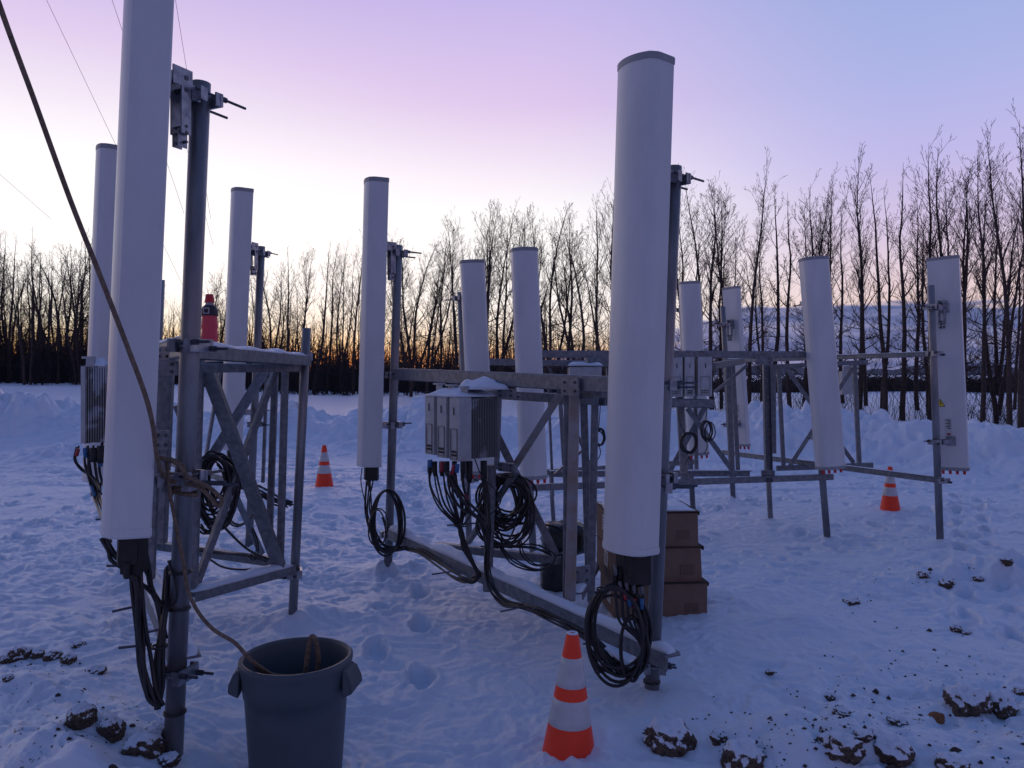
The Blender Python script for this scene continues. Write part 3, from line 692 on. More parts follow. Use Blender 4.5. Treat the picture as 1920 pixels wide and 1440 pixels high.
f1.mem((350, 660, 3.35), (566, 677, 4.75), .12, .055, 'channel', 'standoff_beam', snow=.022)
f1.mem((330, 690, 3.9), (560, 690, 4.78), .04, .05, 'bar', 'cross_beam')
f1.mem((356, 1118, 4.22), (545, 1066, 4.78), .10, .05, 'channel', 'standoff_beam', snow=.03)
f1.mem((388, 690, 4.3), (524, 1062, 4.70), .07, .05, 'angle', up=V(0, -1, 0))
f1.mem((516, 696, 4.75), (366, 1100, 4.30), .04, .04, 'bar')
f1.mem((500, 690, 5.2), (395, 860, 5.0), .055, .045, 'angle', up=V(0, -1, 0))
f1.mem((330, 760, 4.8), (385, 905, 4.9), .035, .035, 'bar')
f1.mem((436, 925, 5.1), (488, 1040, 4.95), .05, .04, 'angle')
f1.mem((516, 690, 4.85), (505, 1010, 4.85), .038, .038, 'bar', 'post')
f1.mem((535, 688, 4.72), (525, 1056, 4.72), .04, .04, 'bar', 'post')
f1.mem((288, 1022, 5.5), (515, 1054, 4.95), .06, .055, 'bar', 'bottom_brace')
f1.clamp(357, 648, 3.05, (.9, -.3, 0), .0375, .10)
f1.clamp(331, 1262, 3.05, (.95, -.2, 0), .0375, .09)
f1.clamp(346, 905, 3.05, (1, -.1, 0), .0375, .16)
f1.clamp(571, 668, 4.8, (-.9, -.3, 0), .0275, .12)
f1.clamp(552, 1075, 4.8, (-.95, -.3, 0), .0275, .12)
f1.plate(308, 662, 3.5, .1, .06, (.86, -.5, 0)); f1.plate(310, 690, 3.6, .13, .07, (.9, -.2, 0)); f1.plate(305, 825, 3.6, .07, .09, (.9, -.2, 0))
for (a, b) in (((210, 1147, 3.2), (262, 1135, 3.25)), ((222, 1215, 3.15), (285, 1208, 3.2)), ((200, 1061, 3.3), (255, 1060, 3.4)), ((180, 974, 4.4), (196, 972, 4.4)), ((255, 1190, 3.1), (300, 1180, 3.1))):
    f1.mem(a, b, .011, .011, 'tube', 'threaded_rod', 'bolt')

# ---- frame 2, centre
f2 = Frame(W(1222, 1297, 3.86), 'centre steel frame with the long snow covered bottom beam and three radio units')
PB = f2.pole((1222, 1297, 3.86), (1265, 312, 3.86), .0365)
PA = f2.pole((727, 1078, 6.15), (747, 460, 6.15), .034)
f2.mem((742, 701, 6.1), (1240, 726, 3.9), .06, .092, 'bar', 'top_beam')
f2.mem((735, 1000, 6.1), (1262, 1240, 3.74), .09, .078, 'angle', 'bottom_beam', snow=.045, flip=-1)
f2.mem((842, 735, 5.9), (1140, 752, 4.85), .05, .06, 'channel', 'cross_beam')
f2.mem((937, 722, 4.98), (931, 880, 4.98), .035, .03, 'bar', 'radio_post')
f2.mem((922, 872, 5.0), (914, 1108, 5.0), .062, .062, 'tube', 'radio_post')
f2.mem((905, 713, 5.05), (975, 745, 4.9), .02, .02, 'bar')
f2.plate(950, 737, 4.9, .14, .06, (.8, -.6, 0), .012); f2.plate(952, 876, 4.9, .13, .055, (.8, -.6, 0), .02)
f2.mem((1052, 736, 4.52), (966, 872, 4.95), .045, .035, 'angle', mat='rusty', up=V(0, -1, 0))
f2.mem((968, 884, 4.95), (877, 1018, 5.45), .042, .03, 'bar')
f2.mem((924, 800, 5.3), (1046, 1048, 5.15), .052, .035, 'angle', up=V(0, -1, 0))
f2.mem((1077, 737, 4.5), (1069, 1125, 4.5), .062, .055, 'bar', 'post', 'rusty')
f2.mem((1062, 740, 4.55), (1060, 1120, 4.55), .03, .03, 'bar', 'post')
f2.mem((1094, 742, 5.0), (1104, 1068, 5.0), .048, .04, 'bar', 'post')
f2.mem((1116, 737, 4.85), (1108, 1128, 4.85), .045, .045, 'bar', 'post')
f2.mem((1080, 1118, 4.55), (1112, 1062, 5.25), .085, .04, 'channel', 'standoff_beam', snow=.03)
f2.mem((820, 1024, 5.75), (1048, 1050, 5.2), .06, .055, 'bar', 'bottom_brace')
f2.mem((1060, 745, 4.7), (1135, 736, 4.3), .05, .05, 'bar', 'cross_beam')
f2.plate(1070, 725, 4.38, .15, .10, (.6, -.8, 0)); f2.plate(1090, 1080, 4.7, .12, .12, (.8, .4, 0))
f2.clamp(741, 703, 6.15, (.6, -.8, 0), .034, .05); f2.clamp(730, 1003, 6.15, (.6, -.8, 0), .034, .05)
f2.clamp(1246, 722, 3.86, (1, -.1, 0), .0365, .12); f2.clamp(1227, 1247, 3.86, (1, -.15, 0), .0365, .07); f2.clamp(1238, 912, 3.86, (1, -.1, 0), .0365, .14)
f2.mem((1232, 1225, 3.83), (1262, 1243, 3.72), .09, .075, 'angle', 'beam_end', flip=-1)
for (a, b) in (((810, 1077, 5.0), (845, 1072, 5.0)), ((938, 1147, 4.4), (980, 1138, 4.4)), ((1093, 1208, 3.85), (1115, 1202, 3.85)), ((838, 985, 4.9), (895, 981, 4.9))):
    f2.mem(a, b, .010, .010, 'tube', 'threaded_rod', 'bolt')

# ---- frame 5: middle ground, faces the camera
f5 = Frame(W(1000, 1042, 7.4), 'wide steel frame behind the boxes, carrying small radio units at its middle')
P5a = f5.pole((1000, 1042, 7.4), (974, 530, 7.4)); P5b = f5.pole((1552, 1018, 8.3), (1514, 558, 8.3))
f5.mem((995, 664, 7.36), (1560, 665, 8.3), .06, .072, 'bar', 'top_beam')
f5.mem((1000, 914, 7.40), (1560, 894, 8.26), .06, .062, 'bar', 'bottom_beam')
f5.mem((1030, 889, 8.4), (1408, 888, 8.8), .06, .07, 'angle', 'bottom_brace', snow=.01)
f5.mem((1270, 672, 8.2), (1284, 908, 8.0), .075, .06, 'bar', 'radio_post')
f5.mem((1302, 700, 8.4), (1306, 880, 8.4), .04, .04, 'bar', 'post')
f5.mem((1288, 765, 8.2), (1380, 892, 8.5), .055, .03, 'angle', up=V(0, -1, 0)); f5.mem((1322, 762, 8.3), (1250, 893, 8.5), .055, .03, 'angle', up=V(0, -1, 0))
f5.mem((1365, 684, 8.7), (1372, 880, 8.7), .06, .05, 'bar', 'post'); f5.mem((1374, 684, 8.9), (1384, 888, 8.9), .045, .04, 'bar', 'post')
f5.mem((1392, 677, 8.8), (1338, 686, 8.2), .05, .07, 'bar', 'cross_beam')
f5.mem((1400, 686, 8.6), (1340, 735, 8.6), .04, .03, 'angle')
f5.plate(1432, 676, 8.0, .18, .09); f5.plate(1440, 888, 8.1, .14, .07)
f5.mem((1437, 684, 9.0), (1441, 885, 9.0), .085, .06, 'channel', 'post', up=V(0, 1, 0)); f5.mem((1449, 684, 9.15), (1450, 850, 9.15), .06, .05, 'bar', 'post')
f5.pole((1445, 978, 9.1), (1440, 880, 9.1), .03, name='leg')
f5.mem((1100, 675, 8.2), (1265, 668, 8.3), .06, .06, 'bar', 'cross_beam')
f5.mem((1050, 742, 8.3), (1062, 940, 8.3), .045, .045, 'bar', 'post'); f5.mem((1028, 720, 8.7), (1037, 930, 8.7), .03, .03, 'bar', 'post')
f5.pole((1037, 963, 8.9), (1032, 880, 8.9), .025, name='leg')
f5.mem((1040, 890, 8.2), (1100, 838, 8.2), .04, .03, 'angle')
for (px, py) in ((1345, 902), (1442, 900)): f5.plate(px, py, 7.9, .07, .05, mat='bolt')
f5.clamp(1243, 730, 7.9, (1, -.1, 0), .03, .1)

# ---- frame 6
f6 = Frame(W(880, 1020, 8.0), 'steel frame farthest back in the middle, half hidden behind the other frames')
P6a = f6.pole((880, 1020, 8.0), (863, 548, 8.0), .034); P6b = f6.pole((1300, 963, 9.9), (1277, 572, 9.9), .034)
f6.mem((862, 678, 8.0), (1300, 684, 9.9), .06, .07, 'bar', 'top_beam'); f6.mem((866, 897, 8.0), (1300, 866, 9.9), .06, .062, 'bar', 'bottom_beam')
f6.mem((1140, 690, 9.3), (1146, 880, 9.3), .05, .05, 'bar', 'post'); f6.mem((1030, 690, 9.2), (1110, 880, 9.3), .045, .03, 'angle')
f6.clamp(881, 900, 8.0, (1, -.2, 0), .034, .04)

# ---- frame 3, rightmost
f3 = Frame(W(1763, 1018, 7.9), 'rightmost steel frame before the snow bank, long beam slanting to the last pole')
P3b = f3.pole((1763, 1018, 7.9), (1745, 535, 7.9), .035); P3a = f3.pole((1375, 938, 10.5), (1355, 575, 10.5), .035)
f3.mem((1357, 677, 10.5), (1757, 664, 7.88), .05, .05, 'bar', 'top_beam', snow=.006); f3.mem((1356, 848, 10.55), (1768, 901, 7.85), .06, .06, 'bar', 'bottom_beam', snow=.006)
f3.mem((1442, 688, 9.3), (1626, 679, 9.3), .05, .055, 'bar', 'cross_beam'); f3.mem((1456, 878, 9.4), (1636, 872, 9.3), .06, .06, 'bar', 'bottom_brace')
f3.mem((1460, 690, 9.3), (1469, 874, 9.3), .045, .045, 'bar', 'post'); f3.mem((1602, 684, 9.5), (1611, 870, 9.5), .05, .045, 'bar', 'post')
f3.mem((1473, 690, 9.3), (1600, 868, 9.4), .05, .03, 'angle', up=V(0, -1, 0)); f3.mem((1598, 690, 9.4), (1480, 874, 9.35), .05, .03, 'angle', up=V(0, -1, 0))
f3.clamp(1752, 663, 7.9, (.3, -1, 0), .035, .05); f3.clamp(1765, 901, 7.9, (.3, -1, 0), .035, .05)
f3.plate(1660, 885, 8.5, .05, .05, mat='bolt')

# ---- frame 7 behind frame 1
f7 = Frame(W(465, 1020, 7.2), 'steel frame behind the nearest left frame, its pole right of the panel above the bottle')
P7a = f7.pole((467, 1020, 7.2), (490, 462, 7.2), .035); P7b = f7.pole((288, 935, 9.8), (304, 525, 9.8), .035)
f7.mem((482, 668, 7.2), (300, 678, 9.8), .06, .07, 'bar', 'top_beam'); f7.mem((470, 912, 7.2), (290, 860, 9.8), .06, .06, 'bar', 'bottom_beam', snow=.02)
f7.mem((500, 709, 7.4), (493, 905, 7.4), .03, .03, 'bar', 'post'); f7.mem((415, 690, 7.6), (380, 900, 7.9), .04, .03, 'angle'); f7.mem((380, 690, 7.9), (470, 900, 7.3), .04, .03, 'angle')
f7.clamp(479, 795, 7.2, (1, -.1, 0), .035, .08)

# ------------------------------------------------------------------ antennas
A1, _ = antenna(W(234, 1000, 2.87), W(285, -183, 2.87), (-.86, -.5, 0), *P1, 'largest left white panel cut off by the top of the photo, rope crossing it', Wd=.22, D=.16, brz=(.08, .735), pr=.0375)
antenna(W(178, 900, 5.65), W(204, 277, 5.65), (-.86, -.5, 0), *PL, 'white panel half hidden behind the left edge of the cut off panel', Wd=.26)
antenna(W(432, 842, 7.0), W(453, 356, 7.0), (-.9, -.44, 0), *P7a, 'slim white panel rising behind the frame with the bottle', 'cabled', Wd=.24, D=.18)
antenna(W(690, 873, 6.05), W(704, 338, 6.05), (-.95, -.31, 0), *PA, 'white panel left of the centre with a cable loop hanging under it', Wd=.25, D=.175)
A2, _ = antenna(W(1175, 1033, 3.68), W(1204, 114, 3.68), (-.8, -.6, 0), *PB, 'biggest full white panel standing right of centre over the cable coil', Wd=.26, D=.175)
antenna(W(1002, 898, 7.2), W(984, 465, 7.2), (.2, -.98, 0), *P5a, 'taller of the two adjacent white panels left of the big centre panel', 'bare', Wd=.25, D=.14)
antenna(W(905, 888, 7.8), W(886, 488, 7.8), (.18, -.98, 0), *P6a, 'shorter of the two adjacent white panels, partly hidden behind the radio units', 'bare', Wd=.25, D=.14)
antenna(W(1560, 879, 8.1), W(1528, 482, 8.1), (.10, -.99, 0), *P5b, 'left leaning white panel facing the camera between the thin trees and the right cone', 'bare', Wd=.29, D=.17)
antenna(W(1311, 853, 9.7), W(1294, 528, 9.7), (.1, -.99, 0), *P6b, 'small white panel behind the hanging radio units, right of the big centre panel', 'bare', Wd=.26, D=.15)
a4, Pc = antenna(W(1392, 836, 10.75), W(1373, 538, 10.75), (.8, .6, 0), *P3a, 'smallest white panel seen from behind with its bracket toward the camera', 'bare', Wd=.25, D=.14, drop=.24)
a5, Pd = antenna(W(1788, 881, 8.12), W(1769, 482, 8.12), (.62, .78, 0), *P3b, 'rightmost white panel seen from behind with a yellow warning triangle', 'bare', Wd=.30, D=.15, drop=.22)
def back_labels(t, Pf, D, tri, z, off):
    mb = MB(); y = D / 2 + .0015
    def quad(a0, a1, z0, z1, yy): return [Pf(a0, yy, z0), Pf(a1, yy, z0), Pf(a1, yy, z1), Pf(a0, yy, z1)]
    mb.add(quad(off - .035, off + .035, z, z + .19, y), [(0, 1, 2, 3)]); lo = mb.build('type_label', M['paper'], t)
    m2 = MB()
    for k in range(6): m2.add(quad(off - .026, off + (.006 if k % 2 else .022), z + .17 - k * .018, z + .178 - k * .018, y + .002), [(0, 1, 2, 3)])
    m2.build('label_print', M['print'], lo)
    m3 = MB(); m3.add(quad(off - .02, off + .012, z + .015, z + .035, y + .002), [(0, 1, 2, 3)]); m3.build('label_mark', M['redtape'], lo)
    if tri:
        zz = .675; tx = off + .062 if Pf(.1, 0, 0).x < Pf(0, 0, 0).x else off - .102
        m4 = MB(); m4.add([Pf(tx - .045, y, zz), Pf(tx + .045, y, zz), Pf(tx, y, zz + .085)], [(0, 1, 2)]); a = m4.build('warning_sign', M['print'], t)
        m5 = MB(); m5.add([Pf(tx - .037, y + .002, zz + .005), Pf(tx + .037, y + .002, zz + .005), Pf(tx, y + .002, zz + .075)], [(0, 1, 2)]); m5.build('sign_face', M['yellow'], a)
        m6 = MB(); pp = [(-.008, .075), (.004, .075), (-.002, .05), (.009, .05), (-.008, .015), (-.003, .038), (-.012, .038)]
        m6.add([Pf(tx + p * .7, y + .004, zz + q * .75) for p, q in pp], [tuple(range(7))]); m6.build('sign_mark', M['print'], a)
back_labels(a5, Pd, .15, True, .36, .02); back_labels(a4, Pc, .14, False, .40, .0)

# ------------------------------------------------------------------ radio units
def radio(o, thick, depth, up, hgt, wid_t, wid_d, label, frost=False, door=True, grp='grey radio units', cap=False):
    """o: lower corner where narrow front face and finned side meet; thick: direction across the stack; depth: direction along the fins"""
    t = thing('radio_unit', o, label, 'radio unit', grp); T = Vector(thick).normalized(); Dp = Vector(depth).normalized(); U = V(0, 0, 1)
    P = lambda a, b, c: o + T * a + Dp * b + U * c
    mb = MB(); mb.box(P(wid_t / 2, .045, hgt / 2), T * wid_t / 2, Dp * .045, U * hgt / 2)
    mb.box(P(wid_t * .55, wid_d / 2 + .045, hgt / 2), T * wid_t * .40, Dp * (wid_d / 2 - .045), U * (hgt / 2 - .01)); ho = mb.build('housing', M['radio'], t)
    mb = MB(); n = int((wid_d - .1) / .0125)
    for side, s in ((0, -1), (wid_t, 1)):
        for k in range(n):
            b = .095 + (wid_d - .11) * k / (n - 1); mb.box(P(side + (.011 if side == 0 else -.011), b, hgt / 2), T * .0105, Dp * .0022, U * (hgt / 2 - .012))
    mb.box(P(wid_t / 2, wid_d + .004, hgt / 2), T * wid_t / 2, Dp * .005, U * (hgt / 2 - .004)); mb.build('heat_sink_fins', M['frost'] if frost else M['fins'], t)
    if door:
        mb = MB(); y = -.003; w0, w1 = wid_t * .18, wid_t * .84; z0, z1 = .012, hgt * .50
        for (a0, a1, c0, c1) in ((w0, w1, z0, z0 + .0016), (w0, w1, z1, z1 + .0016), (w0, w0 + .0016, z0, z1), (w1, w1 + .0016, z0, z1), (wid_t * .5, wid_t * .56, hgt * .72, hgt * .84)):
            mb.box(P((a0 + a1) / 2, y, (c0 + c1) / 2), T * (a1 - a0) / 2, Dp * .002, U * (c1 - c0) / 2)
        for r_ in range(2):
            for k in range(4):
                mb.box(P(w0 + .012 + k * (w1 - w0 - .016) / 4 + .004, y, z0 + .024 + r_ * .022), T * .0045, Dp * .002, U * .007)
        mb.build('maintenance_door', M['print'], ho)
    mb = MB(); mb.box(P(wid_t / 2, wid_d * .25, hgt + .03), T * wid_t * .28, Dp * .006, U * .035); mb.box(P(wid_t / 2, wid_d * .25, hgt + .065), T * wid_t * .28, Dp * .03, U * .005); mb.build('lifting_lug', M['radio'], t)
    return t, P
nf = V(.6, -.8, 0); T2 = -nf; D2 = V(.8, .6, 0)
R0 = W(861, 866, 4.78)
labs = ['front radio unit of three with its finned side fully visible, snow on top', 'middle radio unit of the three on the centre frame', 'rear radio unit of the three, farthest left on the centre frame']
for i in range(3):
    o = R0 + T2 * (.152 * i) + V(0, 0, .008 * i); radio(o, T2, D2, None, .40, .112, .305, labs[i], frost=True)
def drift(c, X, Y, h, seed, name='snow_heap', label='', n=26, mat='snowcap'):
    """soft heap of snow with uneven outline lying on something"""
    mb = MB(); vs = []; c = Vector(c)
    for i in range(n + 1):
        for j in range(n + 1):
            u = -1 + 2 * i / n; v = -1 + 2 * j / n; r = math.hypot(u, v) ; a = math.atan2(v, u)
            nn = float(pn(np.array([u * 1.3 + seed * 3.1]), np.array([v * 1.3 + seed * 1.9]))[0]); q = max(abs(u), abs(v))
            k = math.sqrt(max(0, (1 - abs(u) ** 2.6) * (1 - abs(v) ** 2.6))); hh = h * k * (.8 + .55 * nn)
            vs.append(c + X * u * (1 - .06 * nn) + Y * v * (1 - .06 * nn) + V(0, 0, max(hh, 0)))
    fs = [(i * (n + 1) + j, (i + 1) * (n + 1) + j, (i + 1) * (n + 1) + j + 1, i * (n + 1) + j + 1) for i in range(n) for j in range(n)]
    per = [i * (n + 1) for i in range(n + 1)] + [n * (n + 1) + j for j in range(1, n + 1)] + [i * (n + 1) + n for i in range(n - 1, -1, -1)] + [j for j in range(n - 1, 0, -1)]
    mb.add(vs, fs); mb.f.append(tuple(per[::-1])); return mb
ctr = R0 + T2 * .21 + D2 * .15
solo(drift(ctr + V(0, 0, .402), D2 * .165, T2 * .21, .055, 3).build('snow_heap', M['snowcap'], None, True), 'lumpy snow lying on top of the three radio units of the centre frame', 'snow', 'snow heaps on the equipment')
solo(drift(W(905, 730, 4.95), V(.13, .02, 0), V(-.05, .10, 0), .075, 5).build('snow_heap', M['snowcap'], None, True), 'rounded snow lump on the bracket between radio units and centre top beam', 'snow', 'snow heaps on the equipment')
# radio bank on frame 5
labs = ['left radio unit of the three hanging right of the big centre panel', 'middle radio unit of the three hanging right of the big centre panel', 'right radio unit of the three, showing its full narrow door side']
for i, (px, wt) in enumerate(((1257, .125), (1284, .10), (1309, .145))):
    radio(W(px, 744 - i * .5, 7.75 + .02 * i), V(1, .08, 0), V(-.08, 1, 0), None, .40, wt, .26, labs[i], frost=False)
solo(drift(W(1272, 670, 7.9), V(.14, 0, 0), V(0, .1, 0), .045, 8).build('snow_heap', M['snowcap'], None, True), 'thin snow on the radio units right of the big centre panel', 'snow', 'snow heaps on the equipment')
ft = f5.mem((1255, 755, 7.8), (1335, 757, 7.85), .10, .09, 'bar', 'radio_shelf')
# radio bank at far left, dark finned side
radio(W(197, 830, 4.0), V(-1, .12, 0), V(-.1, .9, 0), None, .40, .125, .26, 'frost patched radio unit at the left edge of the cut off panel', frost=True, door=False)
t_, P_ = None, None
def side_radio():
    o = W(152, 832, 4.05); t = thing('radio_unit', o, 'frost patched radio unit left of the tallest left panel', 'radio unit', 'grey radio units')
    X = V(1, -.05, 0).normalized(); Y = V(.05, 1, 0).normalized(); U = V(0, 0, 1); mb = MB(); P = lambda a, b, c: o + X * a + Y * b + U * c
    mb.box(P(.01, .06, .205), X * .012, Y * .06, U * .205); mb.box(P(.16, .07, .205), X * .14, Y * .045, U * .2); mb.build('housing', M['radio'], t)
    mb = MB()
    for k in range(21): mb.box(P(.028 + k * .0135, .012, .205 + random.uniform(-.002, .002)), X * .0030, Y * .014, U * .196)
    mb.box(P(.16, .022, .205), X * .14, Y * .004, U * .2)
    mb.build('heat_sink_fins', M['frost'], t)
    mb = MB(); mb.box(P(.035, .03, .43), X * .022, Y * .008, U * .03); mb.box(P(.02, .03, .455), X * .03, Y * .01, U * .006); mb.build('lifting_lug', M['radio'], t)
for o in [o for o in COL.objects if o.get('label') == 'frost patched radio unit at the left edge of the cut off panel']:
    for c in list(o.children_recursive): bpy.data.objects.remove(c)
    bpy.data.objects.remove(o)
side_radio()
solo(drift(W(187, 687, 4.12), V(.055, 0, 0), V(0, .05, 0), .04, 11).build('snow_heap', M['snowcap'], None, True), 'snow on the top of the radio unit at the far left', 'snow', 'snow heaps on the equipment')
radio(W(1579, 740, 9.9), V(1, 0, 0), V(0, 1, 0), None, .30, .17, .2, 'small radio unit behind the right edge of the leaning front panel', door=False)
radio(W(1068, 705, 8.6), V(1, 0, 0), V(0, 1, 0), None, .10, .36, .3, 'flat snow topped radio unit lying on the frame left of the big centre panel', door=False)
solo(drift(W(1096, 686, 8.75), V(.2, 0, 0), V(0, .15, 0), .06, 13).build('snow_heap', M['snowcap'], None, True), 'snow on the flat unit left of the big centre panel', 'snow', 'snow heaps on the equipment')

# ------------------------------------------------------------------ cables
def cable_thing(label, loc, group=None, name='cable_bundle', cat='cables'):
    return thing(name, loc, label, cat, group)
def run(t, pts, n=1, spread=.012, r=.006, seed=0, mat='black', name='cable', k=6):
    rnd = random.Random(seed + len(pts) * 7); pts = [W(*p) if isinstance(p, tuple) else p for p in pts]
    for i in range(n):
        a = rnd.uniform(0, 6.28); q = spread * math.sqrt(rnd.random()) if n > 1 else 0
        off = V(math.cos(a) * q, math.sin(a) * q, math.sin(a + 1) * q * .6)
        pp = [p + off + V(rnd.gauss(0, spread * .35), rnd.gauss(0, spread * .35), rnd.gauss(0, spread * .35)) * (1 if n > 1 else .2) for p in pts]
        mb = MB(); mb.tube(catmull(pp, k), r * rnd.uniform(.85, 1.15), 6); mb.build(name, M[mat], t, True)
def coil(t, c, rx, rz, n=6, r=.006, seed=0, tilt=(1, 0, 0), jit=.10, spread=.02, nrm=None):
    rnd = random.Random(seed); X = Vector(tilt).normalized(); Y = X.cross(V(0, 0, 1)).normalized()
    for i in range(n):
        mb = MB(); pts = []; kx = 1 + rnd.uniform(-jit, jit); kz = 1 + rnd.uniform(-jit, jit); o = V(rnd.gauss(0, spread), rnd.gauss(0, spread), rnd.gauss(0, spread)); ph = rnd.uniform(0, 6.28); m = 36; dep = rnd.uniform(-1, 1) * spread
        sk = rnd.gauss(0, jit * .5)
        for k in range(m + 4):
            a = 2 * math.pi * k / m + ph; pts.append(c + o + X * math.cos(a) * rx * kx * (1 + sk * math.sin(a)) + V(0, 0, math.sin(a) * rz * kz) + Y * (dep + .012 * math.sin(a * 2 + ph) + .0005 * k))
        mb.tube(pts, r * rnd.uniform(.9, 1.2), 6); mb.build('cable', M['black'], t, True)
def tie(t, px, py, d, r=.03, mat='black'):
    ring_mb(W(px, py, d), r * .8, .008, .006).build('cable_tie', M[mat], t, True)
def sleeve(t, a, b, mat, r=.011):
    mb = MB(); mb.tube([W(*a), W(*b)], r, 8); mb.build('colour_tape', M[mat], t, True)

# centre frame: loop under the panel left of the centre
c = cable_thing('black cable loop hanging under the panel left of the centre', W(690, 890, 6.0), 'black cable bundles')
run(c, [(694, 900, 6.0), (691, 950, 5.98), (696, 990, 5.95), (713, 1022, 5.9), (740, 1030, 5.85), (765, 1028, 5.8)], 5, .022, .0065, 1)
run(c, [(679, 878, 6.0), (677, 905, 6.0), (687, 950, 6.0), (697, 995, 5.95)], 1, .01, .005, 2)
coil(c, W(728, 978, 5.88), .125, .235, 4, .0075, 3, (1, -.3, 0), .06, .010)
coil(c, W(708, 988, 5.88), .07, .13, 2, .005, 5, (1, -.3, 0), .1, .010)
run(c, [(765, 1028, 5.8), (790, 1035, 5.6), (825, 1058, 5.35), (850, 1075, 5.15), (875, 1088, 5.0), (893, 1082, 4.95)], 5, .018, .007, 4)
mb = MB(); cc = W(699, 886, 6.0); mb.box(cc, V(.042, 0, 0), V(0, .035, 0), V(0, 0, .06)); mb.build('plug_cover', M['plug'], c)
# radio tails
c = cable_thing('thick black cable bundle running down from the three radio units', W(850, 868, 4.75), 'black cable bundles')
for k, (px, m1) in enumerate(((806, 0), (815, 0), (828, 1), (838, 1), (852, 2), (868, 2))):
    d0 = 5.05 - .05 * k
    mb = MB(); p = W(px, 868, d0); mb.tube([p + V(0, 0, .01), p - V(0, 0, .055), p - V(0, 0, .085)], [.017, .017, .009], 8); mb.build('connector', M['plug'], c, True)
    run(c, [(px, 885, d0), (px + 4, 915, d0), (px + 20 - k * 2, 950, 4.9), (862, 988, 4.9), (872, 1025, 4.9), (889, 1062, 4.9), (896, 1080, 4.9), (885, 1090, 4.92), (862, 1083, 5.0)], 2, .012, .0065, 20 + k)
sleeve(c, (806, 862, 5.0), (807, 876, 5.0), 'bluetape', .016); sleeve(c, (829, 866, 4.9), (828, 885, 4.9), 'redtape', .013); sleeve(c, (851, 872, 4.7), (847, 890, 4.7), 'redtape', .012)
sleeve(c, (858, 870, 4.7), (856, 886, 4.7), 'bluetape', .014); sleeve(c, (858, 925, 4.72), (860, 933, 4.72), 'redtape', .012); sleeve(c, (871, 928, 4.72), (875, 938, 4.72), 'redtape', .012)
for k, px in enumerate((880, 907)):
    mb = MB(); p = W(px, 870, 4.85); mb.tube([p + V(0, 0, .02), p - V(0, 0, .09), p - V(0, 0, .12)], [.021, .021, .012], 8); mb.build('connector', M['plug'], c, True)
    run(c, [(px, 895, 4.85), (px - 4, 935, 4.85), (866 + 2 * k, 985, 4.88)], 1, .01, .006, 30 + k)
tie(c, 864, 985, 4.88, .05)
c = cable_thing('black cable bundle curving from the radio units along the snowy beam to the big panel', W(915, 1000, 4.7), 'black cable bundles')
run(c, [(842, 885, 4.7), (856, 915, 4.7), (880, 950, 4.7), (907, 982, 4.7), (917, 1020, 4.72), (913, 1060, 4.72), (922, 1100, 4.66), (948, 1130, 4.5), (985, 1138, 4.35), (1035, 1160, 4.15), (1085, 1185, 3.98), (1120, 1208, 3.86), (1150, 1240, 3.76), (1185, 1262, 3.72), (1208, 1250, 3.72)], 6, .016, .0068, 8)
run(c, [(848, 885, 4.72), (846, 925, 4.72), (865, 955, 4.7), (900, 975, 4.7), (916, 1010, 4.72)], 2, .014, .006, 9)
run(c, [(908, 900, 4.8), (911, 940, 4.8), (914, 990, 4.8), (909, 1050, 4.8)], 3, .016, .006, 19)
run(c, [(985, 1136, 4.35), (1020, 1143, 4.2), (1065, 1168, 4.05), (1110, 1192, 3.9)], 2, .010, .006, 12)
run(c, [(890, 745 + 115, 4.8), (905, 895, 4.8), (940, 935, 4.8), (905, 980, 4.75)], 1, .010, .004, 15)
for q in ((981, 1137, 4.36), (1112, 1200, 3.88), (1150, 1238, 3.77)): tie(c, *q, .034)
solo(snow_strip(W(1135, 1214, 3.80), W(1190, 1256, 3.72), .05, .018, 5).build('snow_heap', M['snowcap'], None, True), 'snow line caught on the cables below the big centre panel', 'snow', 'snow heaps on the equipment')
# big coil by the middle
c = cable_thing('large hanging coil of black cable in the middle of the centre frame', W(950, 900, 4.95), 'black cable coils', 'cable_coil')
rnd = random.Random(4)
for i in range(22):
    top = W(940 + rnd.uniform(-8, 14), 890 + rnd.uniform(-2, 12), 5.1); rz = rnd.uniform(.12, .235); rx = rnd.uniform(.11, .165)
    coil(c, top + V(rnd.uniform(-.01, .06), rnd.uniform(-.04, .06), -rz), rx, rz, 1, .0068, 50 + i, (1, rnd.uniform(-.3, .1), 0), .05, .006)
run(c, [(900, 950, 5.0), (893, 985, 5.0), (902, 1010, 5.05), (930, 1026, 5.1)], 3, .02, .006, 3)
run(c, [(975, 980, 5.1), (1005, 980, 5.3), (1040, 984, 5.4), (1062, 1000, 5.4)], 2, .01, .005, 5)
for k in range(3): run(c, [(935, 1018 + k * 3, 5.1), (960, 1045 + k * 6, 5.05), (1000, 1066 + k * 2, 5.0), (1030, 1062, 5.0), (1040, 1040, 5.05), (1010, 1022, 5.1)], 1, .01, .0055, 60 + k)
run(c, [(905, 1026, 5.2), (950, 1024, 5.2), (1000, 1026, 5.2), (1040, 1040, 5.15), (1060, 1035, 5.15)], 4, .018, .006, 61)
run(c, [(975, 1010, 5.1), (978, 1040, 5.1), (1000, 1060, 5.1), (1030, 1058, 5.1)], 2, .012, .0055, 62)
tie(c, 950, 893, 4.98, .06)
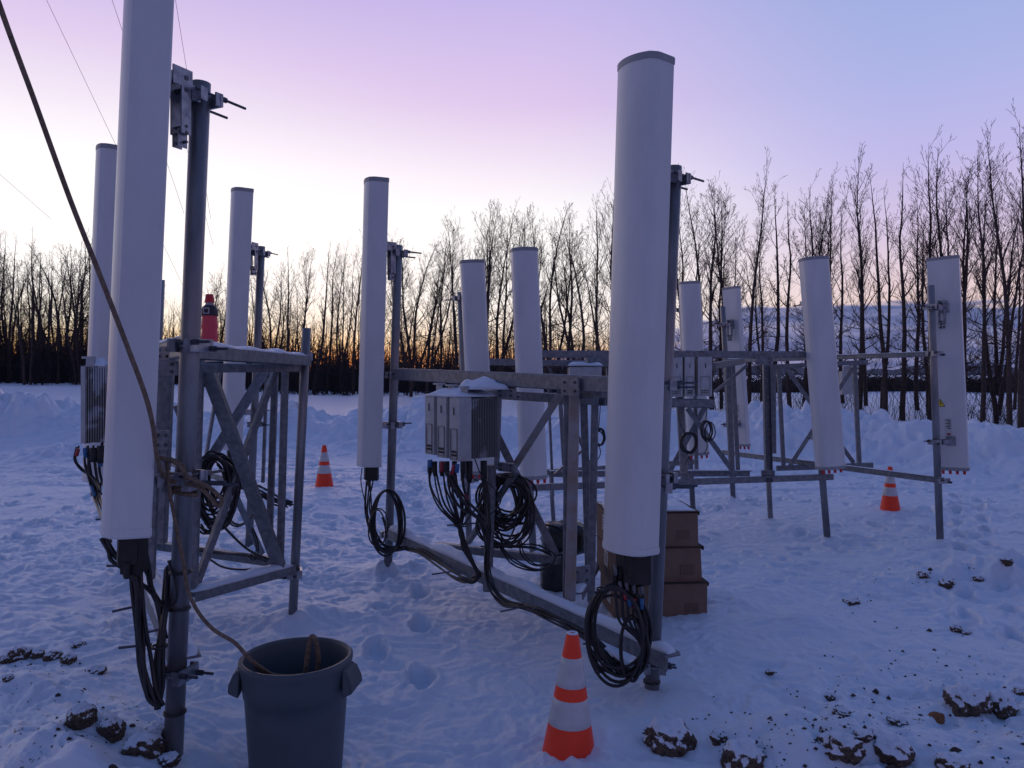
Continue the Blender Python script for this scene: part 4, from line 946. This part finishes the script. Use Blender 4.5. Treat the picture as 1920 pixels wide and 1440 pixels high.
# coil by the big panel
c = cable_thing('coiled black cables beneath the biggest panel with red and blue tape', W(1180, 1090, 3.66), 'black cable coils', 'cable_coil')
for k in range(6):
    px = 1152 + k * 10
    mb = MB(); mb.tube([W(px, 1060, 3.68), W(px + 2, 1100, 3.68)], .013, 8); mb.build('connector', M['plug'], c, True)
    run(c, [(px, 1085, 3.68), (px + 4, 1125, 3.67), (px + 10 - k, 1165, 3.67), (1196 + k * 2, 1200, 3.67), (1208 + k, 1235, 3.68), (1196, 1262, 3.7)], 1, .012, .0068, 70 + k)
for (a, b, m_) in (((1171, 1112, 3.655), (1174, 1124, 3.655), 'redtape'), ((1179, 1116, 3.655), (1182, 1136, 3.655), 'bluetape'), ((1189, 1122, 3.655), (1191, 1140, 3.655), 'redtape'), ((1203, 1123, 3.655), (1203, 1142, 3.655), 'bluetape')): sleeve(c, a, b, m_, .010)
for (a, b) in (((1153, 1060, 3.655), (1155, 1078, 3.655)), ((1162, 1090, 3.655), (1164, 1106, 3.655)), ((1174, 1092, 3.655), (1176, 1106, 3.655)), ((1188, 1096, 3.655), (1189, 1112, 3.655)), ((1203, 1099, 3.655), (1204, 1114, 3.655))): sleeve(c, a, b, 'label', .009)
mb = MB(); mb.box(W(1192, 1062, 3.70), V(.065, 0, 0), V(0, .05, 0), V(0, 0, .075)); mb.build('plug_cover', M['plug'], c)
coil(c, W(1160, 1185, 3.70), .138, .215, 7, .0075, 9, (1, -.35, 0), .13, .014)
for k in range(4): run(c, [(1130 - k * 5, 1106 + k * 2, 3.66), (1160, 1100 + 2 * k, 3.65), (1190, 1135, 3.65), (1208, 1180, 3.65), (1214 + k, 1225, 3.66), (1200, 1262, 3.68), (1170, 1265 + k, 3.7), (1130, 1235, 3.75)], 1, .01, .0075, 90 + k)
coil(c, W(1185, 1215, 3.68), .055, .15, 2, .0055, 13, (1, -.3, 0), .1, .006)
tie(c, 1130, 1104, 3.66, .03); tie(c, 1222, 1277, 3.86, .0475)
# left frame cables
c = cable_thing('thick black cables hanging in a long U under the cut off left panel', W(262, 1005, 2.9), 'black cable bundles')
mb = MB(); mb.box(W(252, 1035, 2.9), V(.034, 0, 0), V(0, .04, 0), V(0, 0, .075)); mb.build('plug_cover', M['plug'], c)
run(c, [(250, 1070, 2.9), (257, 1110, 2.9), (262, 1180, 2.9), (270, 1250, 2.9), (283, 1305, 2.9), (296, 1325, 2.9)], 6, .018, .0085, 2)
run(c, [(296, 1327, 2.92), (303, 1290, 2.95), (301, 1230, 2.95), (304, 1170, 2.98), (314, 1110, 3.05), (318, 1060, 3.1)], 5, .014, .0075, 5)
run(c, [(200, 1002, 2.95), (206, 1025, 2.95), (220, 1045, 2.95), (243, 1062, 2.93)], 4, .016, .0075, 7)
run(c, [(262, 1020, 2.95), (275, 1060, 2.98), (285, 1105, 3.0), (300, 1150, 3.0), (308, 1200, 3.0)], 4, .012, .006, 9)
run(c, [(262, 1085, 2.95), (290, 1110, 3.0), (312, 1135, 3.02), (330, 1120, 3.0), (332, 1085, 3.0), (318, 1050, 3.05)], 2, .008, .005, 11)
tie(c, 339, 1072, 3.05, .048); tie(c, 336, 1140, 3.05, .048); tie(c, 328, 1335, 3.05, .048); tie(c, 299, 1212, 2.95, .03)
c = cable_thing('thin cables with blue and red tags under the far left radio unit', W(160, 835, 4.05), 'black cable bundles')
run(c, [(148, 838, 4.05), (143, 860, 4.05), (155, 880, 4.05), (175, 895, 4.0), (190, 925, 3.9)], 2, .012, .005, 2)
run(c, [(160, 838, 4.05), (164, 870, 4.05), (170, 900, 4.0), (182, 935, 3.9), (200, 990, 3.4), (205, 1020, 3.1)], 4, .02, .006, 3)
run(c, [(178, 838, 4.05), (182, 880, 4.05), (190, 930, 4.0)], 5, .028, .0065, 4)
sleeve(c, (147, 842, 4.0), (143, 855, 4.0), 'redtape', .010); sleeve(c, (159, 840, 4.0), (161, 858, 4.0), 'bluetape', .011); sleeve(c, (188, 858, 4.0), (189, 875, 4.0), 'bluetape', .010); sleeve(c, (171, 912, 3.95), (178, 930, 3.9), 'bluetape', .008); sleeve(c, (176, 840, 4.0), (177, 866, 4.0), 'plug', .022); sleeve(c, (190, 836, 4.0), (190, 868, 4.0), 'plug', .022)
c = cable_thing('dense coil of black cable inside the nearest left frame', W(405, 850, 4.5), 'black cable coils', 'cable_coil')
for i in range(20):
    rz = rnd.uniform(.11, .21); top = W(404 + rnd.uniform(-10, 10), 850 + rnd.uniform(0, 14), 4.55)
    coil(c, top + V(rnd.uniform(-.02, .02), rnd.uniform(-.05, .08), -rz), rnd.uniform(.07, .12), rz, 1, .0065, 150 + i, (1, rnd.uniform(-.3, .3), 0), .05, .006)
run(c, [(372, 985, 4.6), (395, 1000, 4.6), (418, 990, 4.6), (436, 965, 4.6), (440, 930, 4.6)], 5, .025, .006, 1)
run(c, [(420, 985, 4.5), (455, 1018, 4.5), (480, 1036, 4.6), (505, 1050, 4.7)], 2, .012, .006, 6)
run(c, [(385, 1042, 4.5), (415, 1062, 4.5), (450, 1068, 4.55), (480, 1066, 4.6)], 1, .01, .006, 7)
run(c, [(370, 1030, 5.1), (410, 1038, 5.05), (460, 1042, 4.95), (500, 1052, 4.85)], 6, .018, .0065, 8)
run(c, [(308, 690, 4.8), (318, 780, 4.8), (312, 860, 4.8), (322, 930, 4.8)], 4, .022, .006, 12)
run(c, [(470, 990, 4.9), (482, 1020, 4.9), (478, 1050, 4.9), (466, 1040, 4.9)], 2, .01, .005, 13)
# small coils on frame 5
for (px, py, rx, rz, lb, top) in ((1290, 830, .075, .095, 'small round coil hanging under the left of the right-hand radio units', (1272, 772)), (1326, 808, .05, .095, 'small oval coil hanging under the right of the right-hand radio units', (1322, 752)), (1126, 820, .05, .08, 'small coil peeking out left of the big centre panel', (1122, 742))):
    c = cable_thing(lb, W(px, py, 7.75), 'black cable coils', 'cable_coil'); coil(c, W(px, py, 7.75), rx, rz, 5, .0065, px, (1, 0, 0), .09, .012)
    run(c, [(top[0], top[1], 7.8), (top[0] + 3, top[1] + 20, 7.8), (px - 4, py - 14, 7.75)], 1, .01, .005, px); run(c, [(px - 4, py + 12, 7.75), (px, py + 28, 7.75), (px - 5, py + 42, 7.75)], 1, .01, .005, px + 1)
# pile of cable behind frame 1
c = cable_thing('cable lying on the snow behind the nearest left frame', W(490, 925, 6.6), 'black cable coils', 'cable_coil')
run(c, [(440, 905, 6.5), (470, 915, 6.4), (500, 928, 6.4), (520, 938, 6.4), (546, 945, 6.4)], 7, .035, .009, 3); run(c, [(415, 960, 6.6), (450, 985, 6.5), (480, 960, 6.5)], 3, .02, .007, 4)

# ------------------------------------------------------------------ rope, guy wires
def rope():
    r = thing('rope', W(335, 900, 2.98), 'brown rope crossing the left panel, knotted to the pole and running into the bin', 'rope')
    def seg(pts, nm='strand', rad=.0085):
        P = catmull([W(*p) for p in pts], 10); mb = MB(); mb.tube(P, rad, 8); mb.build(nm, M['rope'], r, True)
    seg([(-90, -260, 2.2), (0, 12, 2.35), (65, 190, 2.45), (130, 370, 2.5), (183, 505, 2.53), (235, 640, 2.56), (272, 740, 2.6), (287, 800, 2.66), (295, 860, 2.78), (310, 895, 2.93), (330, 905, 2.96)], 'upper_line')
    seg([(312, 860, 2.95), (318, 920, 2.93), (333, 1000, 2.94), (345, 1060, 2.94), (352, 1105, 2.93), (370, 1145, 2.92), (400, 1180, 2.9), (440, 1205, 2.88), (465, 1232, 2.9), (490, 1252, 2.95), (530, 1275, 3.05), (580, 1285, 3.1), (620, 1260, 3.12)], 'lower_line', .0075)
    seg([(300, 858, 2.93), (330, 868, 2.92), (352, 893, 2.93), (375, 905, 2.92), (398, 918, 2.92), (416, 938, 2.92), (408, 949, 2.92), (392, 930, 2.92), (372, 912, 2.94), (350, 908, 2.97)], 'loop')
    seg([(318, 860, 2.94), (340, 872, 2.95), (350, 900, 2.97)], 'loop')
    for k, (py, tl) in enumerate(((893, 6), (901, -4), (909, 3), (917, -5), (925, 2))):
        mb = MB(); pts = [W(346, py, 3.05) + V(math.cos(a) * .046, math.sin(a) * .046, math.sin(a + k) * .010 + tl * .0005) for a in [2 * math.pi * j / 20 for j in range(21)]]
        mb.tube(pts, .009, 8, False); mb.build('knot', M['rope'], r, True)
    # loop standing in the bin
    seg([(570, 1290, 3.05), (574, 1250, 3.03), (580, 1205, 3.02), (586, 1193, 3.02), (593, 1205, 3.02), (597, 1240, 3.05), (590, 1290, 3.08)], 'loop', .0095)
    seg([(480, 1250, 3.0), (500, 1262, 3.05), (540, 1268, 3.1), (600, 1262, 3.15), (635, 1250, 3.15), (640, 1240, 3.12)], 'coil', .008)
rope()
for i, (a, b, lb) in enumerate((((85, -5, 22), (345, 540, 30), 'thin guy wire starting left of the cut off panel near the top of the photo'), ((205, -15, 20), (345, 400, 26), 'short stretch of guy wire touching the left side of the cut off panel'),
        ((325, -25, 20), (395, 410, 28), 'thin guy wire passing behind the pole of the nearest frame'), ((315, 150, 24), (400, 460, 30), 'thin guy wire just below the hinge bracket of the cut off panel'), ((-60, 275, 30), (95, 410, 36), 'thin guy wire sloping down at the left edge of the photo'))):
    mb = MB(); p, q = W(*a), W(*b); p = p + (p - q) * .6; mb.tube([p, q], .006, 6); solo(mb.build('guy_wire', M['wire']), lb, 'wire', 'guy wires in the sky')

# ------------------------------------------------------------------ cones
def lathe(mb, c, prof, n=40, off=(0, 0)):
    vs = []
    for i, (r, z) in enumerate(prof):
        for k in range(n): a = 2 * math.pi * k / n; vs.append(c + V(math.cos(a) * r, math.sin(a) * r, z))
    fs = [(i * n + k, i * n + (k + 1) % n, (i + 1) * n + (k + 1) % n, (i + 1) * n + k) for i in range(len(prof) - 1) for k in range(n)]
    mb.add(vs, fs); return mb
def make_cone():
    t = thing('traffic_cone', (0, 0, 0), 'nearest orange cone with two white bands, in front of the centre frame', 'traffic cone', 'orange traffic cones'); t['_w'] = (0, 0, 0); H = .53; R0_, R1_ = .118, .026
    rr = lambda z: R0_ + (R1_ - R0_) * z / H
    mb = MB(); lathe(mb, V(0, 0, 0), [(rr(-.06), -.06)] + [(rr(z), z) for z in (0, .2, .4, H - .01)] + [(R1_ - .003, H), (R1_ - .012, H), (R1_ - .012, H - .06), (.004, H - .07)]); mb.build('cone_body', M['cone'], t, True)
    for z0, z1 in ((.155, .265), (.315, .435)):
        mb = MB(); lathe(mb, V(0, 0, 0), [(rr(z0), z0), (rr(z0) + .0018, z0 + .001)] + [(rr(z) + .0018, z) for z in (z0 + .03, (z0 + z1) / 2, z1 - .03)] + [(rr(z1) + .0018, z1 - .001), (rr(z1), z1)])
        mb.build('reflective_band', M['reflect'], t, True)
    mb = MB(); lathe(mb, V(0, 0, 0), [(R1_ - .002, H + .0005), (R1_ - .004, H + .006), (R1_ - .009, H + .007), (R1_ - .013, H + .001)]); mb.build('snow_cap', M['snowcap'], t, True)
    mb = MB(); mb.box(V(0, 0, -.075), V(.17, 0, 0), V(0, .17, 0), V(0, 0, .012)); mb.build('base', M['cone'], t)
    return t
cone = make_cone()
def put_cone(o, px, py, d, k, rz, lean=0):
    p = W(px, py, d); p.z = min(p.z, gz(p.x, p.y) + .02); o.location = p; o.rotation_euler = (0, lean, rz); o.scale = (k, k, k)
put_cone(cone, 1066, 1422, 3.27, 1.0, .3, .035)
for (px, py, d, k, lb) in ((608, 908, 10.3, 1.0, 'small distant orange cone right of the nearest left frame'), (1669, 951, 9.6, .96, 'small orange cone seen below the slanting beam of the rightmost frame')):
    c = cone.copy(); COL.objects.link(c); c['label'] = lb
    for ch in list(cone.children): q = ch.copy(); COL.objects.link(q); q.parent = c
    put_cone(c, px, py, d, k, random.random())

# ------------------------------------------------------------------ bin
def bin_():
    c = W(556, 1228, 3.05); top = c.z; base = top - .60; c0 = V(c.x, c.y, base)
    t = thing('garbage_bin', c0, 'grey plastic round bin with side handles and rope inside, nearest the camera', 'bin'); H = .60; Rt, Rb = .207, .168
    R_ = lambda z: Rb + (Rt - Rb) * z / H
    mb = MB(); lathe(mb, c0, [(.001, 0), (Rb - .01, 0), (Rb, .01)] + [(R_(z) , z) for z in (.1, .2, .3, .4, .46)] + [(R_(.462) + .004, .462), (R_(.5) + .006, .52), (Rt + .008, H - .03), (Rt + .012, H - .022), (Rt + .013, H - .006), (Rt + .006, H), (Rt - .004, H), (Rt - .008, H - .01), (R_(.4) - .006, .4), (Rb - .012, .02), (.001, .018)], 72); mb.build('body', M['can'], t, True)
    for s, ang in ((-1, math.pi + .12), (1, -.12)):
        d = V(math.cos(ang), math.sin(ang), 0); sd = V(-d.y, d.x, 0); mb = MB(); cc = c0 + d * (Rt + .002) + V(0, 0, H - .075)
        prof = [(-.005, .048), (.022, .030), (.040, -.012), (.042, -.040), (.034, -.046), (.000, -.062)]
        vs = [cc + d * a + V(0, 0, b) + sd * (s_ * (.054 + .003 * i)) for s_ in (-1, 1) for i, (a, b) in enumerate(prof)]; n = len(prof)
        fs = [(i, i + 1, n + i + 1, n + i) for i in range(n - 1)] + [tuple(range(n))[::-1], tuple(range(n, 2 * n)), (0, n, 2 * n - 1, n - 1)]; mb.add(vs, fs)
        h = mb.build('handle', M['can'], t)
        bv = h.modifiers.new('bevel', 'BEVEL'); bv.width = .006; bv.segments = 2
    mb = MB(); n = 60; rr = Rt - .026; zz = H - .15
    vs = [c0 + V(0, 0, zz - .03)]; 
    for j in range(1, 9):
        for k in range(n):
            a = 2 * math.pi * k / n; q = rr * j / 8; nn = float(pn(np.array([math.cos(a) * q * 14 + 3]), np.array([math.sin(a) * q * 14]))[0]); vs.append(c0 + V(math.cos(a) * q * .985, math.sin(a) * q * .985, zz - .05 + .03 * nn))
    fs = [(0, 1 + k, 1 + (k + 1) % n) for k in range(n)] + [(1 + (j - 1) * n + k, 1 + j * n + k, 1 + j * n + (k + 1) % n, 1 + (j - 1) * n + (k + 1) % n) for j in range(1, 8) for k in range(n)]
    mb.add(vs, fs); mb.build('contents', M['plug'], t, True)
    mb = MB()
    for k in range(2):
        pts = [c0 + V(math.cos(a) * (.138 + .018 * k), math.sin(a) * (.13 + .018 * k), zz - .028 + .007 * k + .006 * math.sin(3 * a + k)) for a in [2 * math.pi * j / 30 for j in range(31)]]
        mb.tube(pts, .009, 7, False)
    solo(mb.build('rope_coil', M['rope'], None, True), 'coils of rope lying inside the grey bin', 'rope')
    return c0
bin_()

# ------------------------------------------------------------------ bottle
def bottle():
    p = W(393, 656, 3.62); t = thing('drink_bottle', p, 'pink drink bottle with red cap standing on the snowy top beam at the left', 'bottle'); h = .245; k = h / .245
    R = .0385
    mb = MB(); pr = [(.001, 0), (R * .9, 0), (R, .008)]
    for i in range(12):
        z = .012 + i * .0118; pr.append((R * (.97 + .03 * math.sin(i * 1.6)), z))
    pr += [(R * .88, .155), (R * .98, .165), (R * 1.0, .172)]
    lathe(mb, p, pr, 28); mb.build('liquid_body', M['drink'], t, True)
    mb = MB(); lathe(mb, p, [(R * 1.0, .160), (R * 1.02, .163), (R * .99, .190), (R * .80, .203), (R * .6, .209)], 28); o = mb.build('wrap_label', M['foam'], t, True)
    mb = MB(); f_ = V(0, -1, 0); c = p + V(0, -R * 1.03, .182)
    for (w, h_, z, m_) in ((.014, .014, 0, 'paper'),): mb.box(c, V(w, 0, 0), V(0, .001, 0), V(0, 0, h_)); mb.build('label_patch', M['paper'], o)
    mb = MB(); mb.box(c - V(0, .0015, 0), V(.010, 0, 0), V(0, .001, 0), V(0, 0, .010)); mb.build('label_print', M['foam'], o)
    mb = MB(); lathe(mb, p, [(R * .62, .208), (R * .45, .218), (R * .42, .224)], 24); mb.build('neck', M['clear'], t, True)
    mb = MB(); lathe(mb, p, [(R * .62, .222), (R * .60, .226), (R * .50, .248), (R * .44, .262), (.001, .263)], 24); mb.build('cap', M['redcap'], t, True)
bottle()

# ------------------------------------------------------------------ boxes and bag
def cardboard(c, yaw, w, d, h, label, seed):
    t = thing('cardboard_box', c, label, 'box', 'stack of cardboard boxes'); X = V(math.cos(yaw), math.sin(yaw), 0); Y = V(-math.sin(yaw), math.cos(yaw), 0); U = V(0, 0, 1); rnd = random.Random(seed)
    mb = MB(); j = lambda: V(rnd.gauss(0, .003), rnd.gauss(0, .003), rnd.gauss(0, .003))
    vs = [c + X * a * w / 2 + Y * b * d / 2 + U * z + j() for z in (0, h) for a, b in ((-1, -1), (1, -1), (1, 1), (-1, 1))]
    mb.add(vs, [(0, 3, 2, 1), (0, 1, 5, 4), (1, 2, 6, 5), (2, 3, 7, 6), (3, 0, 4, 7), (4, 5, 6, 7)]); b = mb.build('carton', M['cardboard'], t)
    bv = b.modifiers.new('bevel', 'BEVEL'); bv.width = .004; bv.segments = 2
    mb = MB(); 
    mb.box(c + U * (h + .004) + X * .004, X * (w / 2 + .006), Y * (d / 2 + .006), U * .003); mb.box(c + U * (h - .006) + X * (w / 2 + .006), X * .003, Y * (d / 2 + .004), U * .012); mb.build('lid_flap', M['carddark'], t)
    mb = MB(); mb.box(c + U * (h * .88) - Y * (d / 2 + .0025), X * .03, Y * .0012, U * (h * .12)); mb.build('packing_tape', M['tape'], t)
    mb = MB(); mb.box(c + U * (h * .35) + X * w * .33 - Y * (d / 2 + .0025), X * .045, Y * .0008, U * .03); mb.build('printed_patch', M['tape'], t)
    mb = MB(); mb.box(c + U * h * .62 - X * (w / 2 + .002) - Y * d * .2, X * .001, Y * .05, U * .05); lo = mb.build('shipping_label', M['paper'], t)
    mb = MB()
    for k in range(4): mb.box(c + U * (h * .62 + .03 - k * .018) - X * (w / 2 + .004) - Y * d * .2, X * .001, Y * (.035 - .008 * (k % 2)), U * .003)
    mb.build('label_print', M['print'], lo)
    return t
bx = W(1217, 1163, 5.25); yaw = .09
cardboard(V(bx.x + .02, bx.y, gz(bx.x, bx.y) - .03), yaw, .63, .42, .245, 'bottom cardboard box of the stack of three behind the big centre panel', 1)
zb = gz(bx.x, bx.y) - .03 + .252
cardboard(V(bx.x - .005, bx.y + .02, zb), yaw + .02, .62, .42, .225, 'middle cardboard box of the stack of three behind the big centre panel', 2)
cardboard(V(bx.x - .02, bx.y + .03, zb + .232), yaw - .02, .605, .42, .225, 'top cardboard box of the stack of three, snow on its lid', 3)
solo(drift(V(bx.x - .02, bx.y + .03, zb + .232 + .232), V(.30, .025, 0), V(-.015, .19, 0), .028, 21).build('snow_heap', M['snowcap'], None, True), 'snow on the lid of the top cardboard box', 'snow', 'snow heaps on the equipment')
def bag(c, sx, sy, h, label, seed, boxy=5.0):
    mb = MB(); n = 40; m = 22; vs = []; rnd = random.Random(seed)
    for i in range(m + 1):
        ph = -math.pi / 2 + math.pi * i / m
        for k in range(n):
            a = 2 * math.pi * k / n
            ca, sa = math.cos(a), math.sin(a); q = (abs(ca) ** boxy + abs(sa) ** boxy) ** (-1 / boxy); cp, sp = math.cos(ph), math.sin(ph); qq = (abs(cp) ** boxy + abs(sp) ** boxy) ** (-1 / boxy)
            nn = float(pn(np.array([ca * 2.5 + seed + sp * 2]), np.array([sa * 2.5 + sp * 3]))[0]) + .8 * (1 - 2 * abs(float(pn(np.array([ca * 3.1 + sa * 2 + seed]), np.array([sp * 4 - sa]))[0])))
            f = 1 + .055 * nn
            vs.append(c + V(ca * q * cp * qq * sx * f, sa * q * cp * qq * sy * f, h / 2 + sp * qq * h / 2 * f))
    fs = [(i * n + k, i * n + (k + 1) % n, (i + 1) * n + (k + 1) % n, (i + 1) * n + k) for i in range(m) for k in range(n)]
    mb.add(vs, fs); return solo(mb.build('plastic_bag', M['bag'], None, True), label, 'bag', 'black plastic bags')
bp = W(1040, 1108, 5.75); bag(V(bp.x, bp.y, gz(bp.x, bp.y) - .04), .105, .13, .31, 'lower black plastic wrapped bundle on the snow left of the cardboard boxes', 4)
bag(V(bp.x + .08, bp.y + .12, gz(bp.x, bp.y) + .22), .17, .15, .24, 'upper black plastic bundle slumped on the lower one left of the cardboard boxes', 9, 3.6)
solo(drift(V(bp.x - .0, bp.y - .02, gz(bp.x, bp.y) + .25), V(.10, 0, 0), V(0, .09, 0), .04, 33).build('snow_heap', M['snowcap'], None, True), 'snow lying on the black plastic bundle', 'snow', 'snow heaps on the equipment')

# ------------------------------------------------------------------ frozen earth clods
def clod_mesh(seed):
    import bmesh
    bm = bmesh.new(); bmesh.ops.create_icosphere(bm, subdivisions=4, radius=1)
    co = np.array([v.co[:] for v in bm.verts]); s = seed * 3.7
    def n3(p, f): return (pn(p[:, 0] * f + s, p[:, 1] * f + p[:, 2] * f * .7) + pn(p[:, 1] * f + s + 9, p[:, 2] * f - p[:, 0] * f * .5)) / 2
    d = .95 + .42 * n3(co, 1.0) + .30 * (1 - 2.4 * np.abs(n3(co, 1.9))) + .16 * (1 - 2.4 * np.abs(n3(co, 4.1))) + .09 * n3(co, 7.5) + .05 * n3(co, 13)
    co = co * d[:, None]
    for v, c in zip(bm.verts, co): v.co = c
    me = bpy.data.meshes.new('clod'); bm.to_mesh(me); bm.free(); me.shade_smooth(); me.materials.append(M['clod']); return me
CL = [clod_mesh(i) for i in range(7)]
def clod(px, py, wpx, label, group='snow dusted lumps of frozen earth', asp=.7, i=None, sink=.65):
    p = G(px, py); r = wpx / 2 * p.y / F * .88; o = bpy.data.objects.new('earth_clod', CL[random.randrange(7) if i is None else i]); COL.objects.link(o)
    o.location = (p.x, p.y + r * .3, p.z + r * asp * (1 - sink) * .6); o.scale = (r, r * .9, r * asp); o.rotation_euler = (random.uniform(-.2, .2), random.uniform(-.2, .2), random.uniform(0, 6.28)); solo(o, label, 'earth clod', group)
BIG = [(1254, 1408, 84, 'big snow covered earth clod right of the nearest cone', .95), (1818, 1332, 78, 'wide snow dusted clod, left one of the pair near the right edge', .75), (1876, 1336, 52, 'rounder dark clod, right one of the pair near the right edge', .8),
 (1583, 1422, 74, 'wedge shaped clod at the bottom right, left of its flat neighbour', .75), (1675, 1418, 76, 'flat topped snowy clod at the bottom edge right of the wedge shaped one', .65), (1398, 1440, 82, 'snow capped clod cut by the bottom edge right of the nearest cone', .8),
 (1776, 1100, 26, 'round dark clod in the heap before the rightmost pole', .95), (1732, 1084, 20, 'small dark clod left of the round one in the heap before the rightmost pole', .8), (1836, 1090, 18, 'small clod right of the round one in the heap before the rightmost pole', .7),
 (1890, 1058, 18, 'small dark clod above the heap at the right edge', .9), (1794, 1184, 20, 'lone small round clod with snow cap in the right foreground', 1), (1814, 1190, 18, 'flat small clod touching the lone round one in the right foreground', .6),
 (1598, 1132, 32, 'flat dark clod alone between the boxes and the rightmost heap', .5), (1555, 1312, 22, 'small dark clod at the left of the lower right scatter', .8), (1580, 1342, 30, 'dark flat clod in the lower right scatter', .6),
 (1685, 1358, 34, 'dark clod left of the orange brown stone', .6), (1445, 1265, 16, 'tiny dark clod right of the centre pole foot', .8), (1348, 1395, 32, 'half buried snowy clod right of the big clod by the cone', .9), (1545, 1380, 14, 'narrow upright clod above the wedge shaped one', 1.2),
 (1790, 1440, 60, 'dark clod cut by the bottom edge under the orange brown stone', .6), (1622, 1385, 34, 'snowy clod between the wedge shaped and flat topped ones', .7), (1915, 1302, 22, 'brown stone cut by the right edge of the photo', .8),
 (150, 1352, 48, 'dark clod with snow cap in the left foreground heap', .95), (202, 1380, 44, 'brown clod right of the snow capped one in the left foreground', 1.1), (36, 1238, 36, 'dark clod at the left end of the row at the left edge', 1), (68, 1232, 24, 'second dark clod in the row at the left edge', 1),
 (96, 1238, 26, 'third dark clod in the row at the left edge', .9), (126, 1242, 26, 'last dark clod in the row at the left edge', .9), (8, 1242, 22, 'clod cut by the left edge of the photo', .8), (14, 1278, 18, 'tiny clod below the row at the left edge', .8), (176, 1262, 34, 'flat snowy clod right of the row at the left edge', .6),
 (146, 1213, 24, 'single dark clod in a snow hollow above the left row', .6), (292, 1392, 52, 'dark clod against the foot of the nearest pole', .9), (268, 1412, 60, 'large snow covered clod left of the foot of the nearest pole', .9), (315, 1440, 40, 'brown clod cut by the bottom edge below the nearest pole', .7)]
for i, (px, py, w_, lb, asp) in enumerate(BIG): clod(px, min(py, 1500), w_, lb, asp=asp, i=i % 7)
def stone():
    p = G(1760, 1356); o = bpy.data.objects.new('stone', CL[3].copy()); o.data.materials.clear(); o.data.materials.append(simple('ochre stone', (.20, .085, .03), (.30, .13, .05), rough=.8, scale=6)); COL.objects.link(o); o.location = p + V(0, .02, .01); o.scale = (.03, .028, .026)
    solo(o, 'orange brown stone lying among the dark clods at the lower right', 'stone')
stone()
def crumbs():
    mb = MB(); rnd = random.Random(5)
    zones = [(1560, 1340, 120, 60, 130), (1740, 1300, 190, 90, 120), (1500, 1400, 170, 45, 120), (1740, 1085, 120, 28, 70), (170, 1360, 90, 55, 110), (70, 1245, 80, 20, 50), (1850, 1420, 90, 30, 40), (1600, 1135, 40, 12, 24), (290, 1390, 40, 40, 50), (1720, 1230, 220, 80, 60), (1320, 1360, 80, 60, 40)]
    for (cx, cy, sx, sy, n) in zones:
        for k in range(int(n * .42)):
            px = rnd.gauss(cx, sx * .55); py = rnd.gauss(cy, sy * .55)
            if py > 1475 or py < 1000: continue
            p = G(px, py); r = abs(rnd.gauss(0, .004)) + .0025
            if rnd.random() < .12: r *= 2.2
            vs = [p + V(a * r * rnd.uniform(.7, 1.4), b * r * rnd.uniform(.7, 1.4), c * r * rnd.uniform(.5, 1)) for a, b, c in ((1, 0, 0), (0, 1, 0), (-1, 0, 0), (0, -1, 0), (0, 0, 1), (0, 0, -1))]
            mb.add(vs, [(0, 1, 4), (1, 2, 4), (2, 3, 4), (3, 0, 4), (1, 0, 5), (2, 1, 5), (3, 2, 5), (0, 3, 5)])
    o = mb.build('earth_crumbs', M['soil']); o['kind'] = 'stuff'
crumbs()

for o in bpy.data.objects:
    if '_w' in o.keys(): del o['_w']
